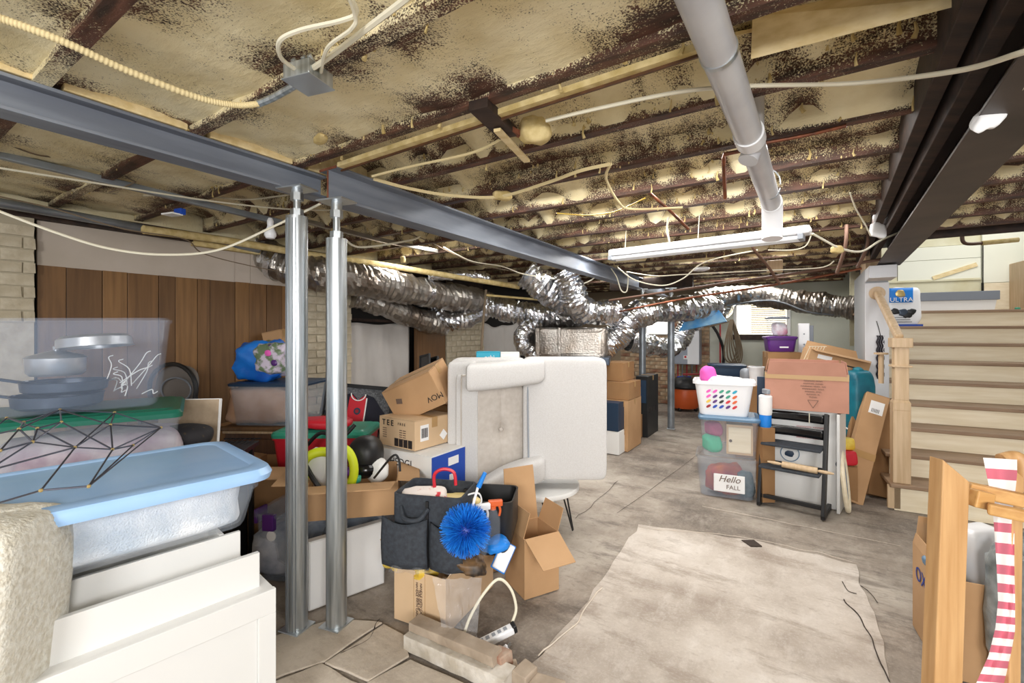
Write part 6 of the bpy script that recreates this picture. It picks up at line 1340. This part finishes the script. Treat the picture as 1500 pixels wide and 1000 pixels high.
# oval frame
of = thing('oval_frame', 'pale oval bentwood ring leaning left of the long cartons', 'frame', at(1243, 3.52, .0), 0, None, (R(-6), R(6), R(48)))
m = MB(); q = [Vector((.09*math.cos(a), 0, .23+.22*math.sin(a))) for a in [i*PI/20 for i in range(40)]]; m.tube(q, .017, 8, closed=True, caps=False); m.build('outer_ring', K['oak_x'], of)
m = MB(); q = [Vector((.05*math.cos(a), .0, .24+.16*math.sin(a))) for a in [i*PI/20 for i in range(40)]]; m.tube(q, .008, 6, closed=True, caps=False); m.build('inner_ring', K['grey_lid'], of)
# long leaning cartons
def leaning(label, u0, v0, u1, v1, d0, d1, W, D, mt, extra=0, yaw=-10):
    a = P(u0, v0, d0); b = P(u1, v1, d1); ax = (b-a); L_ = ax.length; z_ = ax.normalized()
    x_ = Vector((math.cos(R(yaw)), math.sin(R(yaw)), 0)); y_ = z_.cross(x_).normalized(); x_ = y_.cross(z_).normalized()
    Mx = Matrix((x_, y_, z_)).transposed()
    t = carton('long_carton', label, a, W, D, L_, 0, mt, rot=tuple(Mx.to_euler())); return t, L_
lc, L_ = leaning('long narrow brown carton leaning in front with a white shipping label', 1246, 734, 1287, 578, 3.72, 4.02, .17, .12, 'carton', yaw=-20)
m = MB(); m.box(.01, -.002, L_*.87, .10, .002, .12); m.build('shipping_label', K['paper'], lc); m = MB()
for i in range(6): m.box(-.02+.01*i, -.0035, L_*.84, .004, .001, .035)
m.build('barcode', K['ink'], lc); m = MB(); m.box(0, -.0015, L_*.42, .172, .002, .06); m.box(.0865, .06, L_*.42, .002, .12, .06); m.build('tape', K['tape'], lc)
lc2, L2 = leaning('second long brown carton leaning behind the labelled one', 1250, 660, 1262, 572, 4.0, 4.12, .14, .08, 'carton_dark', yaw=-20)
lc2.location.z = .10; m = MB(); m.box(.0, -.002, .30, .05, .002, .12); m.build('shipping_label', K['paper'], lc2)
lc3, L3 = leaning('third brown carton leaning behind against the stair side', 1286, 726, 1296, 590, 3.82, 4.05, .13, .10, 'carton_dark', yaw=-20)
# curtain of dark beads / tinsel garland hanging by the column
gl = thing('bead_garland', 'dark purple beaded garland hanging between white column and handrail', 'garland', P(1290, 492, 4.30)); random.seed(5)
m = MB()
for s in range(4):
    for i in range(34): 
        z = -.0115*i*1.05; m.soft(.02*s-.03+.006*math.sin(i), -.01*s*.2, z, .02, .02, .014, 1, 6, 4)
m.build('bead_strings', mat('beads', c(34, 28, 40), .3), gl)['kind'] = 'stuff'
pipe('garland_cord', 'thin cord tying the beaded garland to the handrail', [P(1290, 492, 4.30), P(1287, 480, 4.3), P(1284, 470, 4.3)], .003, 'black', 'cord')
ye = thing('wooden_bun', 'small round tan wooden toy bun on the floor by the first step', 'toy', fp(1286, 722)+Vector((0, -.0, .0)))
MB().soft(0, 0, .028, .085, .085, .055, .8, 20, 12).build('bun_top', K['oak'], ye); m = MB(); m.tube([Vector((.042*math.cos(a), .042*math.sin(a), .026)) for a in [i*PI/10 for i in range(20)]], .005, 6, closed=True, caps=False); m.build('filling_ring', K['yellow'], ye)

# ---------------------------------------------------------------- near right: folded deck chair and carton
dc_ = thing('deck_chair', 'folded pine deck chair with pink and white striped sling at the right edge', 'deck chair', at(1397, 1.32, 0), R(0))
o0 = Vector(dc_.location); q = lambda u, v, d: P(u, v, d)-o0
def board_(nm, pts, th, mt): m = MB(); m.slab(pts, (0, 1, 0), th); return m.build(nm, K[mt], dc_, bevel=.003)
zl = -.0
board_('front_post', [Vector((q(1371, 0, 1.30).x, 0, .0)), Vector((q(1414, 0, 1.30).x, 0, .0)), q(1421, 706, 1.32), q(1382, 673, 1.32)], .045, 'pine')
board_('rear_post', [Vector((q(1476, 0, 1.38).x, .06, .0)), Vector((q(1494, 0, 1.38).x, .06, .0)), q(1500, 700, 1.40)+Vector((0, .0, 0)), q(1484, 685, 1.40)], .03, 'pine')
m = MB(); m.bar(q(1418, 715, 1.38), q(1540, 742, 1.30), .03, .038); m.build('top_rail', K['pine_x'], dc_, bevel=.004)
m = MB(); m.bar(q(1424, 728, 1.33), q(1450, 734, 1.33), .03, .05); m.build('rail_block', K['pine_x'], dc_, bevel=.004)
m = MB(); m.bar(q(1446, 744, 1.30), q(1560, 768, 1.20), .028, .032); m.build('lower_rail', K['pine_x'], dc_, bevel=.006)
m = MB(); m.tube(smooth([q(1466, 672, 1.44), q(1484, 668, 1.44), q(1496, 676, 1.43), q(1500, 720, 1.42)], 5), .017, 10); m.build('bent_arm', K['pine'], dc_)
m = MB(); m.cyl(q(1488, 748, 1.36), q(1520, 756, 1.34), .008, 10); m.build('white_rod', K['plastic_white'], dc_)
path = [(1440, 1490, 670), (1452, 1490, 728), (1456, 1486, 770), (1460, 1486, 830), (1462, 1487, 880), (1458, 1487, 920), (1448, 1480, 960), (1430, 1470, 1000), (1420, 1462, 1040)]
def slingf(lo, hi, d0):
    def f(u, v):
        t = v*(len(path)-1); i = min(int(t), len(path)-2); w_ = t-i
        a0 = path[i][0]*(1-w_)+path[i+1][0]*w_; a1 = path[i][1]*(1-w_)+path[i+1][1]*w_; y = path[i][2]*(1-w_)+path[i+1][2]*w_
        uu = a0+(a1-a0)*u
        return q(uu, y+3*u, 1.37+.012*math.sin(u*6+y*.02)+.02*u)
    return f
K['stripes'] = None
nst = 30
for s in range(nst):
    m = MB(); f = slingf(0, 1, 0); m.grid(lambda u, v, s=s: f(u, (s+v)/nst), 10, 3); m.build('fabric_stripe', K['stripe_pink' if s % 2 else 'stripe_white'], dc_)
# carton beside it
nb = thing('open_carton', 'open brown carton of toys on the floor behind the deck chair', 'box', Vector((1.925, 1.76, 0)), R(-27))
shell_mb(.40, .36, .40, .005).build('box_body', K['carton'], nb, bevel=.0015)
flap_mb(.34, .05, -8, 'left', .40, .36, .40).build('flap', K['carton'], nb); flap_mb(.38, .12, 6, 'back', .40, .36, .40).build('flap', K['carton'], nb)
text('OXO', .09, K['ink_blue'], nb, (-.203, .20, .28), rot=(PI/2, 0, -PI/2), name='print')
o = heap('white_plastic_tub', 'white and grey plastic tub standing in the near right carton', 'tub', Vector((2.05, 1.93, .02)), .16, .12, .56, 'plastic_white', .03, 6, .3, (R(0), R(-8), 0))
o = heap('blue_toy', 'light blue toy dish inside the near right carton', 'toy', Vector((1.86, 1.98, .36)), .10, .12, .05, 'steelblue_lid', .15, 12, .7)
o = heap('toy_figure', 'small blue and yellow toy sticking out of the near right carton', 'toy', Vector((1.96, 2.10, .01)), .07, .06, .52, mat('toybluey', c(30, 120, 190), .4, col2=c(236, 196, 60), sc=16, lo=.5, hi=.55), .4, 20, .8)
o = heap('toy_plant', 'green plastic foliage toy behind the white tub', 'toy', Vector((2.16, 2.0, .01)), .12, .10, .50, mat('toygreen', c(30, 120, 80), .6, col2=c(40, 50, 60), sc=16), .4, 24, .8)
o = heap('crinkled_bag', 'grey plastic bag crumpled at the right edge behind the deck chair', 'bag', at(1498, 1.7, 0), .14, .2, .62, mat('crinkle', c(150, 156, 158), .3, col2=c(96, 104, 104), sc=14, bump=.8, bsc=20, dist=.01), .2, 10, .5)
# ---------------------------------------------------------------- sub-parts: hang small pieces under the part that carries them
SUB = {'hex_nut': 'screw', 'collar': 'screw', 'tube_cap': 'tube', 'seam': 'tube', 'knob': 'door', 'rivet_plate': 'handle', 'barcode': ('barcode_label', 'shipping_label'), 'groove': 'side_upright', 'trigger': 'spray_head',
       'emblem_picture': 'emblem_ring', 'newel_shoulder': 'newel_base', 'newel_shaft': 'newel_base', 'newel_collar': 'newel_base', 'newel_cap': 'newel_base', 'rosette': 'handrail', 'crest_centre': 'crest_ring',
       'piping': 'seat_base', 'button': 'seat_cushion', 'red_mark': 'label_plate', 'outlet': 'housing', 'end_plug': 'housing', 'tie_string': 'backrest_slat', 'white_stripe': 'shirt', 'red_panel': 'shirt', 'lettering': 'shirt', 'white_print': 'blue_end', 'zip_seam': 'tote_body', 'stick': 'core', 'sticker': 'latch', 'pin': 'plug_body', 'connector': 'box_body', 'cat_print': 'bag_body', 'crest': 'blue_label'}
base = lambda o: o.name.split('.')[0]
for root in [o for o in COL.objects if o.parent is None and o.type == 'EMPTY' and 'category' in o]:
    kids = list(root.children)
    for ch in kids:
        want = SUB.get(base(ch))
        if not want: continue
        want = (want,) if isinstance(want, str) else want
        host = [k for k in kids if base(k) in want and k is not ch and k.location.length < 1e-6 and abs(k.rotation_euler.x)+abs(k.rotation_euler.y)+abs(k.rotation_euler.z) < 1e-6]
        if host and host[0].parent is root: ch.parent = host[min(len(host)-1, sum(1 for k in kids[:kids.index(ch)] if base(k) == base(ch)))]
